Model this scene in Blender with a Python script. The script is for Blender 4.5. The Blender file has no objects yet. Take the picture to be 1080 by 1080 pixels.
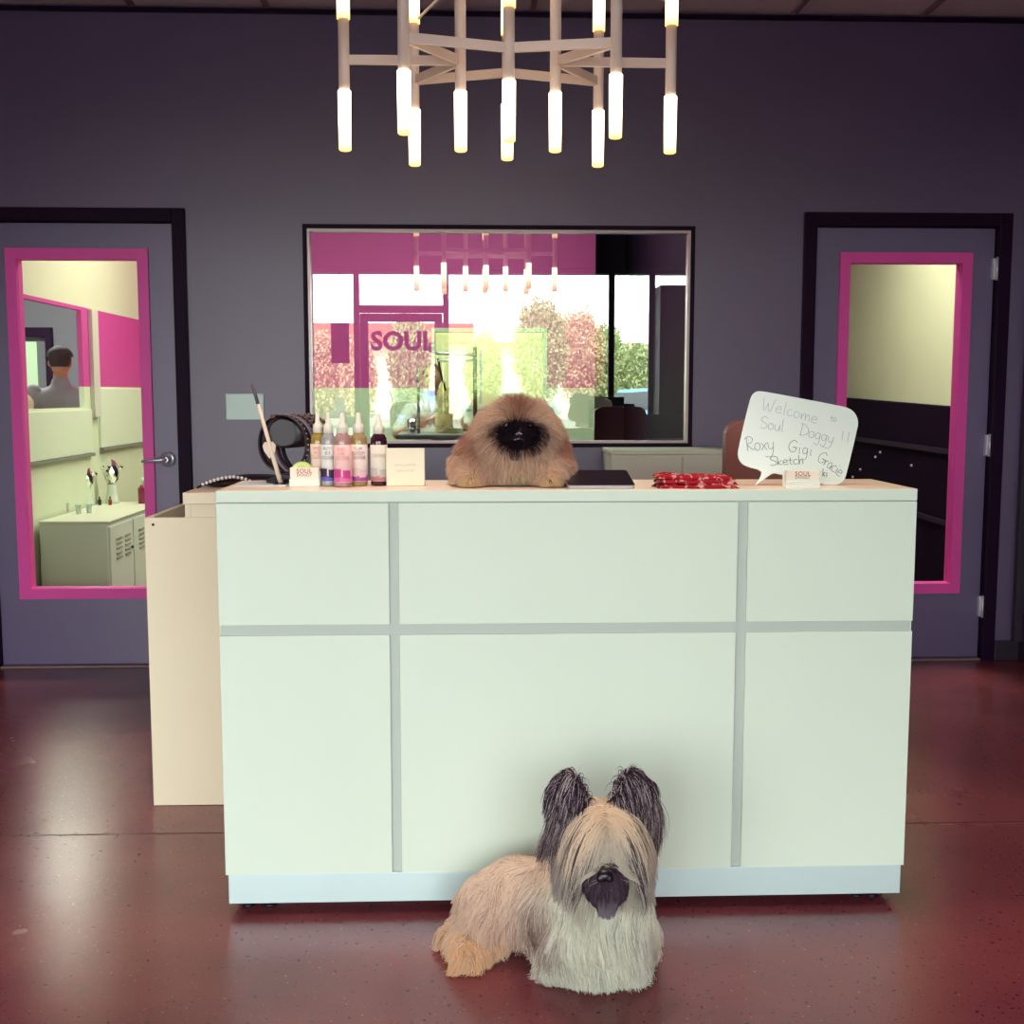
import bpy, bmesh, math, random
import numpy as np
from mathutils import Vector, Matrix, Euler
random.seed(7); RNG = np.random.default_rng(11)
SC = bpy.context.scene; COL = SC.collection
PI = math.pi
# ------------------------------------------------------------------ camera model (1080 x 1080)
FPX = 1204.0
CAMH, PITCH, YAW, ROLL = 1.3191, .103, .0374, .0003
_f = np.array([math.sin(YAW)*math.cos(PITCH), math.cos(YAW)*math.cos(PITCH), -math.sin(PITCH)])
_r = np.array([math.cos(YAW), -math.sin(YAW), 0]); _u = np.cross(_r, _f)
_r2 = _r*math.cos(ROLL)+_u*math.sin(ROLL); _u2 = -_r*math.sin(ROLL)+_u*math.cos(ROLL)
def ray(x, y): return _f+(x-540)/FPX*_r2-(y-540)/FPX*_u2
_o = np.array([0, 0, CAMH])
def atY(x, y, Y): d = ray(x, y); return Vector(_o+d*(Y/d[1]))
def atZ(x, y, Z): d = ray(x, y); return Vector(_o+d*((Z-CAMH)/d[2]))
def atX(x, y, X): d = ray(x, y); return Vector(_o+d*(X/d[0]))
# ------------------------------------------------------------------ materials
def lin(c):
    return tuple(((v/255)/12.92 if v/255 <= .04045 else ((v/255+.055)/1.055)**2.4) for v in c)+(1,)
MATS = {}
def mat(name, c, rough=.5, metal=0, spec=.5, coat=0, var=.0, vscale=8, bump=0, bscale=60, emit=None, estr=0, trans=0, alpha=1, sheen=0):
    if name in MATS: return MATS[name]
    m = bpy.data.materials.new(name); m.use_nodes = True; nt = m.node_tree; N = nt.nodes; L = nt.links
    b = N['Principled BSDF']; b.inputs['Base Color'].default_value = lin(c); b.inputs['Roughness'].default_value = rough
    b.inputs['Metallic'].default_value = metal; b.inputs['Specular IOR Level'].default_value = spec
    b.inputs['Coat Weight'].default_value = coat; b.inputs['Transmission Weight'].default_value = trans; b.inputs['Alpha'].default_value = alpha
    if sheen: b.inputs['Sheen Weight'].default_value = sheen
    if emit: b.inputs['Emission Color'].default_value = lin(emit); b.inputs['Emission Strength'].default_value = estr
    if var or bump:
        tc = N.new('ShaderNodeTexCoord')
    if var:
        n = N.new('ShaderNodeTexNoise'); n.inputs['Scale'].default_value = vscale; n.inputs['Detail'].default_value = 5
        L.new(tc.outputs['Object'], n.inputs['Vector'])
        mr = N.new('ShaderNodeMapRange'); mr.inputs['From Min'].default_value = .3; mr.inputs['From Max'].default_value = .7
        mr.inputs['To Min'].default_value = 1-var; mr.inputs['To Max'].default_value = 1+var
        L.new(n.outputs['Fac'], mr.inputs['Value'])
        mx = N.new('ShaderNodeVectorMath'); mx.operation = 'SCALE'; mx.inputs[0].default_value = lin(c)[:3]
        L.new(mr.outputs[0], mx.inputs['Scale']); L.new(mx.outputs[0], b.inputs['Base Color'])
    if bump:
        n2 = N.new('ShaderNodeTexNoise'); n2.inputs['Scale'].default_value = bscale; n2.inputs['Detail'].default_value = 3
        L.new(tc.outputs['Object'], n2.inputs['Vector'])
        bp = N.new('ShaderNodeBump'); bp.inputs['Strength'].default_value = bump; bp.inputs['Distance'].default_value = .004
        L.new(n2.outputs['Fac'], bp.inputs['Height']); L.new(bp.outputs[0], b.inputs['Normal'])
    MATS[name] = m; return m
def pane_mat(name, fac, tint=(255, 255, 255)):
    m = bpy.data.materials.new(name); m.use_nodes = True; nt = m.node_tree; N = nt.nodes; L = nt.links
    N.remove(N['Principled BSDF'])
    t = N.new('ShaderNodeBsdfTransparent'); t.inputs[0].default_value = lin(tint)
    g = N.new('ShaderNodeBsdfGlossy'); g.inputs['Roughness'].default_value = 0.0
    mx = N.new('ShaderNodeMixShader'); mx.inputs[0].default_value = fac
    L.new(t.outputs[0], mx.inputs[1]); L.new(g.outputs[0], mx.inputs[2]); L.new(mx.outputs[0], N['Material Output'].inputs[0])
    return m
# ------------------------------------------------------------------ object helpers
def root_loc(o):
    v = Vector((0, 0, 0))
    while o is not None: v = v+o.location; o = o.parent
    return v
def link(name, me, m, parent=None):
    if m is not None:
        for mm in (m if isinstance(m, (list, tuple)) else [m]): me.materials.append(mm)
    o = bpy.data.objects.new(name, me); COL.objects.link(o)
    if parent is not None: o.parent = parent
    return o
def obj(name, bm, m, parent=None, smooth=False, origin=None):
    """bm is in world coordinates"""
    off = root_loc(parent) if parent is not None else (Vector(origin) if origin is not None else None)
    if off is not None: bmesh.ops.translate(bm, verts=bm.verts, vec=-off)
    me = bpy.data.meshes.new(name); bm.normal_update(); bm.to_mesh(me); bm.free()
    if smooth:
        me.polygons.foreach_set('use_smooth', [True]*len(me.polygons)); me.update()
    o = link(name, me, m, parent)
    if parent is None and origin is not None: o.location = origin
    return o
def tag(o, label, cat, group=None, kind=None):
    if label: o['label'] = label
    if cat: o['category'] = cat
    if group: o['group'] = group
    if kind: o['kind'] = kind
    return o
def thing(name, label, cat, loc, group=None):
    o = bpy.data.objects.new(name, None); COL.objects.link(o); o.location = loc; o.empty_display_size = .05
    return tag(o, label, cat, group)
def struct(name, bm, m, parent=None, smooth=False):
    o = obj(name, bm, m, parent, smooth)
    if parent is None: o['kind'] = 'structure'
    return o
def B(): return bmesh.new()
def box(bm, x0, x1, y0, y1, z0, z1, bev=0, mi=0, M=None, seg=2):
    r = bmesh.ops.create_cube(bm, size=1)
    vs = r['verts']
    for v in vs: v.co = Vector(((x0+x1)/2+v.co.x*(x1-x0), (y0+y1)/2+v.co.y*(y1-y0), (z0+z1)/2+v.co.z*(z1-z0)))
    fs = set(f for v in vs for f in v.link_faces)
    if mi:
        for f in fs: f.material_index = mi
    if bev:
        es = list(set(e for v in vs for e in v.link_edges))
        rr = bmesh.ops.bevel(bm, geom=es, offset=bev, segments=seg, profile=.5, affect='EDGES')
        vs = list(set(vs) & set(bm.verts)) if False else [v for v in set(rr['verts']) | set(v for f in rr['faces'] for v in f.verts) if v.is_valid]
        allv = set(vs)
        for f in list(bm.faces):
            if any(v in allv for v in f.verts): allv.update(f.verts)
        vs = list(allv)
        if mi:
            for v in vs:
                for f in v.link_faces: f.material_index = mi
    if M is not None: bmesh.ops.transform(bm, matrix=M, verts=vs)
    return vs
def frame_of(d):
    d = Vector(d).normalized(); a = Vector((0, 0, 1)) if abs(d.z) < .9 else Vector((1, 0, 0))
    s = d.cross(a).normalized(); return s, s.cross(d).normalized()
def tube(bm, pts, r, n=10, cap=True, mi=0):
    pts = [Vector(p) for p in pts]
    rs = r if isinstance(r, (list, tuple)) else [r]*len(pts)
    rings = []; s, t = frame_of(pts[1]-pts[0])
    for i, p in enumerate(pts):
        d = (pts[min(i+1, len(pts)-1)]-pts[max(i-1, 0)]).normalized()
        s = (s-d*s.dot(d))
        if s.length < 1e-6: s, _ = frame_of(d)
        s.normalize(); t = d.cross(s)
        rings.append([bm.verts.new(p+(s*math.cos(2*PI*k/n)+t*math.sin(2*PI*k/n))*rs[i]) for k in range(n)])
    fs = []
    for a, b in zip(rings, rings[1:]):
        for k in range(n): fs.append(bm.faces.new((a[k], a[(k+1) % n], b[(k+1) % n], b[k])))
    if cap: fs.append(bm.faces.new(rings[0][::-1])); fs.append(bm.faces.new(rings[-1]))
    for f in fs: f.material_index = mi; f.smooth = True
    if cap: fs[-1].smooth = fs[-2].smooth = False
    return [v for r_ in rings for v in r_]
def lathe(bm, prof, cx, cy, n=24, mi=0, M=None):
    rings = [[bm.verts.new(((cx+r*math.cos(2*PI*k/n)), cy+r*math.sin(2*PI*k/n), z)) for k in range(n)] for r, z in prof]
    for a, b in zip(rings, rings[1:]):
        for k in range(n):
            f = bm.faces.new((a[k], a[(k+1) % n], b[(k+1) % n], b[k])); f.smooth = True; f.material_index = mi
    for rg, rev in ((rings[0], True), (rings[-1], False)):
        f = bm.faces.new(rg[::-1] if rev else rg); f.material_index = mi
    vs = [v for r_ in rings for v in r_]
    if M is not None: bmesh.ops.transform(bm, matrix=M, verts=vs)
    return vs
def ball(bm, c, r, seg=16, ring=10, M=None, mi=0):
    q = bmesh.ops.create_uvsphere(bm, u_segments=seg, v_segments=ring, radius=1)
    r = r if isinstance(r, (tuple, list)) else (r, r, r)
    T = Matrix.Translation(Vector(c)) @ (M.to_4x4() if M is not None else Matrix()) @ Matrix.Diagonal((*r, 1))
    bmesh.ops.transform(bm, matrix=T, verts=q['verts'])
    for f in set(f for v in q['verts'] for f in v.link_faces): f.smooth = True; f.material_index = mi
    return q['verts']
def prism(bm, pts, y0, y1, mi=0, M=None):
    """outline of (x, z) points extruded along y"""
    a = [bm.verts.new((x, y0, z)) for x, z in pts]; b = [bm.verts.new((x, y1, z)) for x, z in pts]
    n = len(pts); fs = [bm.faces.new(a), bm.faces.new(b[::-1])]
    for k in range(n): fs.append(bm.faces.new((a[k], b[k], b[(k+1) % n], a[(k+1) % n])))
    for f in fs: f.material_index = mi
    bmesh.ops.recalc_face_normals(bm, faces=fs)
    if M is not None: bmesh.ops.transform(bm, matrix=M, verts=a+b)
    return a+b
def rrect(x0, x1, z0, z1, r, n=6):
    P = []
    for cx, cz, a0 in ((x1-r, z1-r, 0), (x0+r, z1-r, 90), (x0+r, z0+r, 180), (x1-r, z0+r, 270)):
        for k in range(n+1):
            a = math.radians(a0+90*k/n); P.append((cx+r*math.cos(a), cz+r*math.sin(a)))
    return P
def ring_frame(bm, x0, x1, z0, z1, w, y0, y1, mi=0):
    """mitred rectangular frame, outer size x0..x1, z0..z1, width w"""
    o = [(x0, z0), (x1, z0), (x1, z1), (x0, z1)]; i = [(x0+w, z0+w), (x1-w, z0+w), (x1-w, z1-w), (x0+w, z1-w)]
    V = lambda p, y: bm.verts.new((p[0], y, p[1]))
    of, inf, ob, ib = [V(p, y0) for p in o], [V(p, y0) for p in i], [V(p, y1) for p in o], [V(p, y1) for p in i]
    fs = []
    for k in range(4):
        j = (k+1) % 4
        fs += [bm.faces.new((of[k], of[j], inf[j], inf[k])), bm.faces.new((ob[k], ib[k], ib[j], ob[j])),
               bm.faces.new((of[k], ob[k], ob[j], of[j])), bm.faces.new((inf[k], inf[j], ib[j], ib[k]))]
    for f in fs: f.material_index = mi
    bmesh.ops.recalc_face_normals(bm, faces=fs)
def holed_wall(bm, x0, x1, z0, z1, y0, y1, holes):
    xs = sorted(set([x0, x1]+[h[0] for h in holes]+[h[1] for h in holes])); zs = sorted(set([z0, z1]+[h[2] for h in holes]+[h[3] for h in holes]))
    for a, b in zip(xs, xs[1:]):
        run = None
        for c, d in list(zip(zs, zs[1:]))+[(None, None)]:
            solid = c is not None and not any(h[0]-1e-6 <= a and b <= h[1]+1e-6 and h[2]-1e-6 <= c and d <= h[3]+1e-6 for h in holes)
            if solid: run = (run[0], d) if run else (c, d)
            elif run: box(bm, a, b, y0, y1, run[0], run[1]); run = None
def text_bm(s, size, depth, M, font_align='CENTER', spacing=1.0, line=.95, bold=0.0):
    cu = bpy.data.curves.new('t', 'FONT'); cu.body = s; cu.size = size; cu.extrude = depth/2; cu.align_x = font_align; cu.align_y = 'CENTER'
    cu.space_character = spacing; cu.space_line = line; cu.resolution_u = 3; cu.offset = bold*size
    o = bpy.data.objects.new('t', cu); COL.objects.link(o)
    me = bpy.data.meshes.new_from_object(o.evaluated_get(bpy.context.evaluated_depsgraph_get()))
    bpy.data.objects.remove(o); bpy.data.curves.remove(cu)
    bm = B(); bm.from_mesh(me); bpy.data.meshes.remove(me)
    bmesh.ops.transform(bm, matrix=M, verts=bm.verts); return bm
def copy_tree(o, parent=None):
    c = o.copy(); COL.objects.link(c)
    if parent is not None: c.parent = parent
    for ch in list(o.children): copy_tree(ch, c)
    return c
RX90 = Matrix.Rotation(PI/2, 4, 'X')
# ------------------------------------------------------------------ colours
M_wall = mat('slate_wall_paint', (86, 64, 108), .42, spec=1.0, var=.03, vscale=3, bump=.15, bscale=250)
M_frame = mat('black_purple_frame', (34, 11, 40), .5, spec=.12)
M_door = mat('slate_door_paint', (94, 76, 122), .42, spec=1.0, var=.02)
for _m in (M_wall, M_door): _m.node_tree.nodes['Principled BSDF'].inputs['IOR'].default_value = 1.62
M_pink = mat('magenta_trim', (246, 84, 184), .45)
M_chrome = mat('brushed_chrome', (216, 220, 230), .3, metal=.75)
M_white = mat('white_laminate', (226, 240, 224), .38, var=.015, vscale=2)
M_cream = mat('cream_laminate', (250, 238, 208), .45, var=.015, vscale=2)
M_littop = mat('warm_lit_top', (247, 226, 206), .35)  # laminate of the top faces, warm light from above put into its colour
M_grey = mat('grey_reveal', (190, 200, 192), .5)
M_steel = mat('kick_plate_metal', (216, 240, 240), .35, metal=.25)
M_black = mat('black_plastic', (26, 12, 28), .35)
M_dark = mat('near_black', (36, 18, 42), .6, spec=.2)
M_roomwhite = mat('room_white_paint', (214, 222, 190), .6, var=.02)
M_roompink = mat('room_magenta_paint', (200, 68, 146), .6)
M_beige = mat('beige_paint', (214, 210, 182), .7, var=.06, vscale=1.2)
YW, YC, TOP = 5.5, 2.806, 1.0835
WT = .14
# ------------------------------------------------------------------ floor with polish, speckles, saw cut
def floor_mat():
    m = bpy.data.materials.new('stained_concrete'); m.use_nodes = True; nt = m.node_tree; N = nt.nodes; L = nt.links
    b = N['Principled BSDF']; tc = N.new('ShaderNodeTexCoord')
    n1 = N.new('ShaderNodeTexNoise'); n1.inputs['Scale'].default_value = .9; n1.inputs['Detail'].default_value = 6; L.new(tc.outputs['Object'], n1.inputs['Vector'])
    r1 = N.new('ShaderNodeValToRGB'); r1.color_ramp.elements[0].position = .35; r1.color_ramp.elements[1].position = .68
    r1.color_ramp.elements[0].color = lin((98, 43, 54)); r1.color_ramp.elements[1].color = lin((146, 70, 74)); L.new(n1.outputs['Fac'], r1.inputs[0])
    n2 = N.new('ShaderNodeTexNoise'); n2.inputs['Scale'].default_value = 75; n2.inputs['Detail'].default_value = 2; L.new(tc.outputs['Object'], n2.inputs['Vector'])
    r2 = N.new('ShaderNodeValToRGB'); r2.color_ramp.elements[0].position = .30; r2.color_ramp.elements[1].position = .36
    r2.color_ramp.elements[0].color = (.2, .16, .18, 1); r2.color_ramp.elements[1].color = (1, 1, 1, 1); L.new(n2.outputs['Fac'], r2.inputs[0])
    n3 = N.new('ShaderNodeTexNoise'); n3.inputs['Scale'].default_value = 110; L.new(tc.outputs['Object'], n3.inputs['Vector'])
    r3 = N.new('ShaderNodeValToRGB'); r3.color_ramp.elements[0].position = .70; r3.color_ramp.elements[1].position = .74
    r3.color_ramp.elements[0].color = (0, 0, 0, 1); r3.color_ramp.elements[1].color = (.18, .13, .1, 1); L.new(n3.outputs['Fac'], r3.inputs[0])
    n4 = N.new('ShaderNodeTexNoise'); n4.inputs['Scale'].default_value = 260; L.new(tc.outputs['Object'], n4.inputs['Vector'])
    mr4 = N.new('ShaderNodeMapRange'); mr4.inputs['To Min'].default_value = .72; mr4.inputs['To Max'].default_value = 1.28; L.new(n4.outputs['Fac'], mr4.inputs['Value'])
    mul = N.new('ShaderNodeMix'); mul.data_type = 'RGBA'; mul.blend_type = 'MULTIPLY'; mul.inputs[0].default_value = 1
    L.new(r1.outputs[0], mul.inputs[6]); L.new(r2.outputs[0], mul.inputs[7])
    sc = N.new('ShaderNodeVectorMath'); sc.operation = 'SCALE'; L.new(mul.outputs[2], sc.inputs[0]); L.new(mr4.outputs[0], sc.inputs['Scale'])
    add = N.new('ShaderNodeMix'); add.data_type = 'RGBA'; add.blend_type = 'ADD'; add.inputs[0].default_value = 1
    L.new(sc.outputs[0], add.inputs[6]); L.new(r3.outputs[0], add.inputs[7])
    L.new(add.outputs[2], b.inputs['Base Color'])
    mr = N.new('ShaderNodeMapRange'); mr.inputs['To Min'].default_value = .16; mr.inputs['To Max'].default_value = .34; L.new(n1.outputs['Fac'], mr.inputs['Value']); L.new(mr.outputs[0], b.inputs['Roughness'])
    b.inputs['Specular IOR Level'].default_value = .6
    bp = N.new('ShaderNodeBump'); bp.inputs['Strength'].default_value = .08; bp.inputs['Distance'].default_value = .003
    L.new(n2.outputs['Fac'], bp.inputs['Height']); L.new(bp.outputs[0], b.inputs['Normal'])
    return m
XL, XR, YF = -3.4, 2.74, -1.0
bm = B(); box(bm, -5.5, 4.6, YF-.14, 12.4, -.12, 0)
M_floor = floor_mat(); struct('floor', bm, M_floor)
bm = B()
for y in (3.36,):
    box(bm, XL, XR, y, y+.004, 0.0, .0006)
struct('trim_1', bm, mat('saw_cut', (44, 26, 32), .8))
# ceiling tiles
ZC = 3.07
bm = B(); box(bm, -5.5, 4.6, YF-.14, 12.4, ZC+.02, ZC+.1); struct('ceiling', bm, mat('ceiling_tile', (232, 206, 210), .9, bump=.5, bscale=220, var=.03, vscale=40))
bm = B()
for k in range(-4, 6): x = -.05+k*.61; 
for k in range(10):
    x = -2.75+k*.61; box(bm, x-.012, x+.012, YF, YW, ZC+.004, ZC+.019)
for k in range(11):
    y = YF+.5+k*.61; box(bm, XL, XR, y-.012, y+.012, ZC+.004, ZC+.019)
struct('trim_2', bm, mat('ceiling_grid', (150, 116, 126), .6))
bm = B(); box(bm, XL, XR, YW-.03, YW, ZC-.012, ZC+.004); struct('trim_3', bm, M_frame)
# ------------------------------------------------------------------ back wall
DL = (-2.28, -1.372, 2.13)      # door opening left door
DR = (1.648, 2.556, 2.13)
WN = (-.767, 1.065, 1.075, 2.10)
bm = B(); holed_wall(bm, XL-.14, XR+.14, 0, ZC+.02, YW, YW+WT, [(DL[0], DL[1], 0, DL[2]), (DR[0], DR[1], 0, DR[2]), WN])
struct('wall_back', bm, M_wall)
bm = B(); box(bm, XL-.14, XL, YF-.14, YW, 0, ZC+.02); struct('wall_left', bm, M_wall)
bm = B(); box(bm, XR, XR+.14, YF-.14, YW, 0, ZC+.02); struct('wall_right', bm, M_wall)
M_base = mat('dark_baseboard', (44, 30, 50), .5)
bm = B(); box(bm, DL[1]+.055, DR[0]-.055, YW-.012, YW, 0, .1, .003); box(bm, DR[1]+.055, XR, YW-.012, YW, 0, .1, .003); box(bm, XL, DL[0]-.055, YW-.012, YW, 0, .1, .003)
struct('baseboard_back', bm, M_base)
bm = B(); box(bm, XR-.012, XR, YF, YW-.013, 0, .1, .003); struct('baseboard_right', bm, M_base)
bm = B(); box(bm, XL, XL+.012, YF, YW-.013, 0, .1, .003); struct('baseboard_left', bm, M_base)
bm = B(); box(bm, XR-.05, XR-.012, YW-.05, YW-.012, .1, 2.9, .002); struct('trim_4', bm, M_base)
# ------------------------------------------------------------------ doors
M_lite = pane_mat('door_glass', .003, (250, 255, 246))
def door(nr, D, lx0, lx1, hinge, handle):
    x0, x1, h = D
    t = bpy.data.objects.new('door_%d' % nr, None); COL.objects.link(t); t.location = ((x0+x1)/2, YW, 0); t['kind'] = 'structure'
    bm = B(); w = .05
    for a, b, c, d in ((x0-w, x0+.012, 0, h+w), (x1-.012, x1+w, 0, h+w), (x0+.012, x1-.012, h-.012, h+w)):
        box(bm, a, b, YW-.02, YW+WT+.005, c, d, .004)
    box(bm, x0+.012, x0+.03, YW+.075, YW+WT, 0, h-.012); box(bm, x1-.03, x1-.012, YW+.075, YW+WT, 0, h-.012); box(bm, x0+.03, x1-.03, YW+.075, YW+WT, h-.03, h-.012)
    obj('door_frame', bm, M_frame, t)
    z0, z1 = .335, 1.997; g = .035
    bm = B(); holed_wall(bm, x0+.017, x1-.017, .012, h-.017, YW+.025, YW+.07, [(lx0+g, lx1-g, z0+g, z1-g)])
    obj('door_leaf', bm, M_door, t)
    bm = B(); ring_frame(bm, lx0, lx1, z0, z1, .05, YW+.008, YW+.0249); ring_frame(bm, lx0+.036, lx1-.036, z0+.036, z1-.036, .016, YW+.0251, YW+.0699); ring_frame(bm, lx0, lx1, z0, z1, .05, YW+.0702, YW+.085)
    obj('lite_frame', bm, M_pink, t)
    bm = B(); box(bm, lx0+.052, lx1-.052, YW+.044, YW+.05, z0+.052, z1-.052); obj('glass_pane', bm, M_lite, t)
    if handle:
        s = -1
        hx = x1-.075; hz = atY(175, 485, YW-.02).z; hx = atY(175, 485, YW-.02).x
        hd = bpy.data.objects.new('lever_handle', None); COL.objects.link(hd); hd.parent = t; hd.location = Vector((hx, YW+.02, hz))-t.location
        bm = B(); lathe(bm, [(.030, -.001), (.036, .004), (.036, .010), (.026, .014), (.014, .016), (.013, .045), (.012, .047)], 0, 0, 28, M=Matrix.Translation((hx, YW+.0249, hz)) @ Matrix.Rotation(PI/2, 4, 'X'))
        obj('rosette', bm, M_chrome, hd)
        bm = B(); tube(bm, [(hx, YW-.015, hz), (hx-.02, YW-.022, hz), (hx-.06, YW-.024, hz-.002), (hx-.1, YW-.02, hz-.006), (hx-.115, YW-.016, hz-.008)], [.011, .011, .009, .008, .006], 12)
        obj('lever', bm, M_chrome, hd)
    for hz in ((1.92, 1.07, .27) if hinge else ()):
        bm = B(); tube(bm, [(hinge, YW-.005, hz-.055), (hinge, YW-.005, hz+.055)], .007, 10); box(bm, hinge-.014, hinge+.01, YW+.001, YW+.024, hz-.05, hz+.05)
        obj('hinge', bm, mat('hinge_metal', (226, 226, 236), .3, metal=.4), t)
    bm = B(); box(bm, x0+.014, x1-.014, YW-.01, YW+WT, 0, .009, .003); obj('threshold', bm, mat('threshold_metal', (150, 128, 130), .5, metal=.3), t)
    return t
door(1, DL, -2.165, -1.505, None, True)
door(2, DR, 1.783, 2.429, DR[1]-.014, False)
# interior window
t = bpy.data.objects.new('window_1', None); COL.objects.link(t); t.location = ((WN[0]+WN[1])/2, YW, WN[2]); t['kind'] = 'structure'
bm = B(); ring_frame(bm, WN[0]-.012, WN[1]+.012, WN[2]-.012, WN[3]+.012, .02, YW-.008, YW+WT+.008); obj('window_frame', bm, M_frame, t)
bm = B(); ring_frame(bm, WN[0]+.0081, WN[1]-.0081, WN[2]+.0081, WN[3]-.0081, .012, YW-.002, YW+.05); obj('window_bead', bm, mat('window_bead', (196, 176, 180), .3, metal=.3), t)
bm = B(); box(bm, WN[0]+.02, WN[1]-.02, YW+.02, YW+.026, WN[2]+.02, WN[3]-.02)
obj('glass_pane', bm, pane_mat('reflective_glass', .24, (240, 255, 246)), t)
# light switch plate
p0 = atY(238, 415, YW); p1 = atY(279, 443, YW)
t = thing('switch_plate', 'pale grey-green wall plate beside the window, behind the cream stick', 'wall plate', ((p0.x+p1.x)/2, YW, p1.z))
bm = B(); box(bm, p0.x, p1.x, YW-.008, YW-.0001, p1.z, p0.z, .003); obj('cover_plate', bm, mat('plate_metal', (186, 206, 200), .35, metal=.2), t)
for dx in (.02, (p1.x-p0.x)-.02):
    for dz in (.04, .085):
        bm = B(); ball(bm, (p0.x+dx, YW-.0085, p1.z+dz), .003, 8, 6); obj('screw', bm, M_chrome, t)
# ------------------------------------------------------------------ rooms behind
XS, YB = -2.42, 9.0      # side wall of the treatment room, its far wall
bm = B()
op_y0, op_y1 = atX(14, 400, XS).y, atX(88, 400, XS).y; op_z0, op_z1 = atX(80, 430, XS).z, atX(60, 322, XS).z
def sidewall(bm, x0, x1, y0, y1, z0, z1, holes):
    hb = B(); holed_wall(hb, y0, y1, z0, z1, 0, x1-x0, holes)
    bmesh.ops.transform(hb, matrix=Matrix(((0, 1, 0, x0), (1, 0, 0, 0), (0, 0, 1, 0), (0, 0, 0, 1))), verts=hb.verts)
    bmesh.ops.recalc_face_normals(hb, faces=hb.faces)
    me = bpy.data.meshes.new('tmp'); hb.to_mesh(me); hb.free(); bm.from_mesh(me); bpy.data.meshes.remove(me)
ZB, ZP = 1.86, 1.365
hole = (op_y0, op_y1, op_z0, op_z1)
def clip(z0, z1): return [(hole[0], hole[1], max(hole[2], z0), min(hole[3], z1))] if hole[3] > z0 and hole[2] < z1 else []
bm = B(); sidewall(bm, XS-.03, XS, YW+WT, YB, ZB, ZC+.02, clip(ZB, ZC)); struct('wall_side_upper', bm, M_beige)
bm = B(); sidewall(bm, XS-.03, XS, YW+WT, YB, ZP, ZB, clip(ZP, ZB)); struct('wall_side_middle', bm, M_roompink)
bm = B(); sidewall(bm, XS-.03, XS, YW+WT, YB, 0, ZP, clip(0, ZP)); struct('wall_side_lower', bm, M_roomwhite)
bm = B(); ring = B(); 
wx0, wx1 = atY(455, 345, YB).x, atY(577, 345, YB).x; wz1, wz0 = atY(500, 346, YB).z, atY(500, 432, YB).z
EX = atY(628, 300, YB).x
bm = B(); holed_wall(bm, XS-.1, EX, ZP, ZC+.02, YB, YB+.1, [(wx0, wx1, max(wz0, ZP), wz1)]); struct('wall_far_upper', bm, M_roompink)
bm = B(); holed_wall(bm, XS-.1, EX, 0, ZP, YB, YB+.1, [(wx0, wx1, wz0, ZP)] if wz0 < ZP else []); struct('wall_far_lower', bm, M_roomwhite)
bm = B(); ring_frame(bm, wx0, wx1, wz0, wz1, .03, YB-.01, YB+.11); struct('window_2', bm, M_roomwhite)
# unlit part of the back of house, its darkness put into near-black walls
bm = B(); box(bm, EX, 1.3, YB+.6, YB+.7, 0, ZC+.02); struct('wall_far_dark', bm, M_dark)
bm = B(); box(bm, EX-.05, EX, YB+.1, YB+.7, 0, ZC+.02); struct('wall_far_return', bm, M_dark)
bm = B(); box(bm, 1.3, 1.4, YW+WT, 12.3, 0, ZC+.02); struct('wall_divider', bm, M_dark)
# bright room beyond far window
bm = B(); box(bm, XS-.1, EX-.05, 12.2, 12.3, 0, ZC+.02); struct('wall_north', bm, mat('pale_yellow_paint', (236, 236, 178), .8))
# room seen through the opening in the side wall
M_slate2 = mat('slate_paint_inner', (104, 106, 118), .7)
bm = B(); box(bm, -5.4, XS-.1, 11.6, 11.7, 0, ZC); struct('wall_west_far', bm, M_slate2)
bm = B(); box(bm, -5.5, -5.4, YW+WT, 12.3, 0, ZC); struct('wall_west', bm, M_slate2)
a0 = atY(23, 360, 11.5); a1 = atY(39, 432, 11.5)
bm = B(); box(bm, a0.x-.5, a1.x, 11.56, 11.599, 0, a0.z); struct('door_3', bm, mat('pale_green_door', (190, 224, 190), .6))
a0 = atY(20, 345, 11.5); a1 = atY(52, 345, 11.5)
bm = B(); box(bm, a1.x-.06, a1.x, 11.53, 11.599, 0, a0.z); box(bm, a0.x-.6, a1.x-.06, 11.53, 11.599, a0.z-.09, a0.z); struct('trim_5', bm, M_frame)
# right room
k1 = atY(872, 418.5, 9.6); k2 = atY(1030, 432, 6.3); d = (k2-k1).normalized(); dh = Vector((d.x, d.y, 0)).normalized()
n_ = Vector((-dh.y, dh.x, 0)); n_ = n_ if n_.x > 0 else -n_
def slab(bm, a, b, n, z0, za, zb_):
    vs = [bm.verts.new(v) for v in ((a.x, a.y, z0), (b.x, b.y, z0), (b.x+n.x, b.y+n.y, z0), (a.x+n.x, a.y+n.y, z0), (a.x, a.y, za), (b.x, b.y, zb_), (b.x+n.x, b.y+n.y, zb_), (a.x+n.x, a.y+n.y, za))]
    for q in ((0, 1, 2, 3), (4, 5, 6, 7), (0, 1, 5, 4), (1, 2, 6, 5), (2, 3, 7, 6), (3, 0, 4, 7)): bm.faces.new([vs[i] for i in q])
    bmesh.ops.recalc_face_normals(bm, faces=bm.faces)
k1e, k2e = k1-d*1.2, k2+d*.5
bm = B(); slab(bm, k1e+n_*.11, k2e+n_*.11, n_*.1, 0, ZC, ZC); struct('wall_kennel_room', bm, M_beige)
bm = B(); box(bm, 1.4, 4.4, 12.2, 12.3, 0, ZC); struct('wall_kennel_far', bm, M_beige)
M_ken = mat('kennel_black', (24, 8, 30), .9, spec=.02)
t = thing('kennel_bank', 'black kennel panels with silver bolts behind the pink-framed pane of the hinged door', 'kennel', (k2.x, k2.y, 0))
bm = B(); slab(bm, k1e, k2e, n_*.1, 0.002, k1e.z, k2e.z); obj('panel', bm, M_ken, t)
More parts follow.
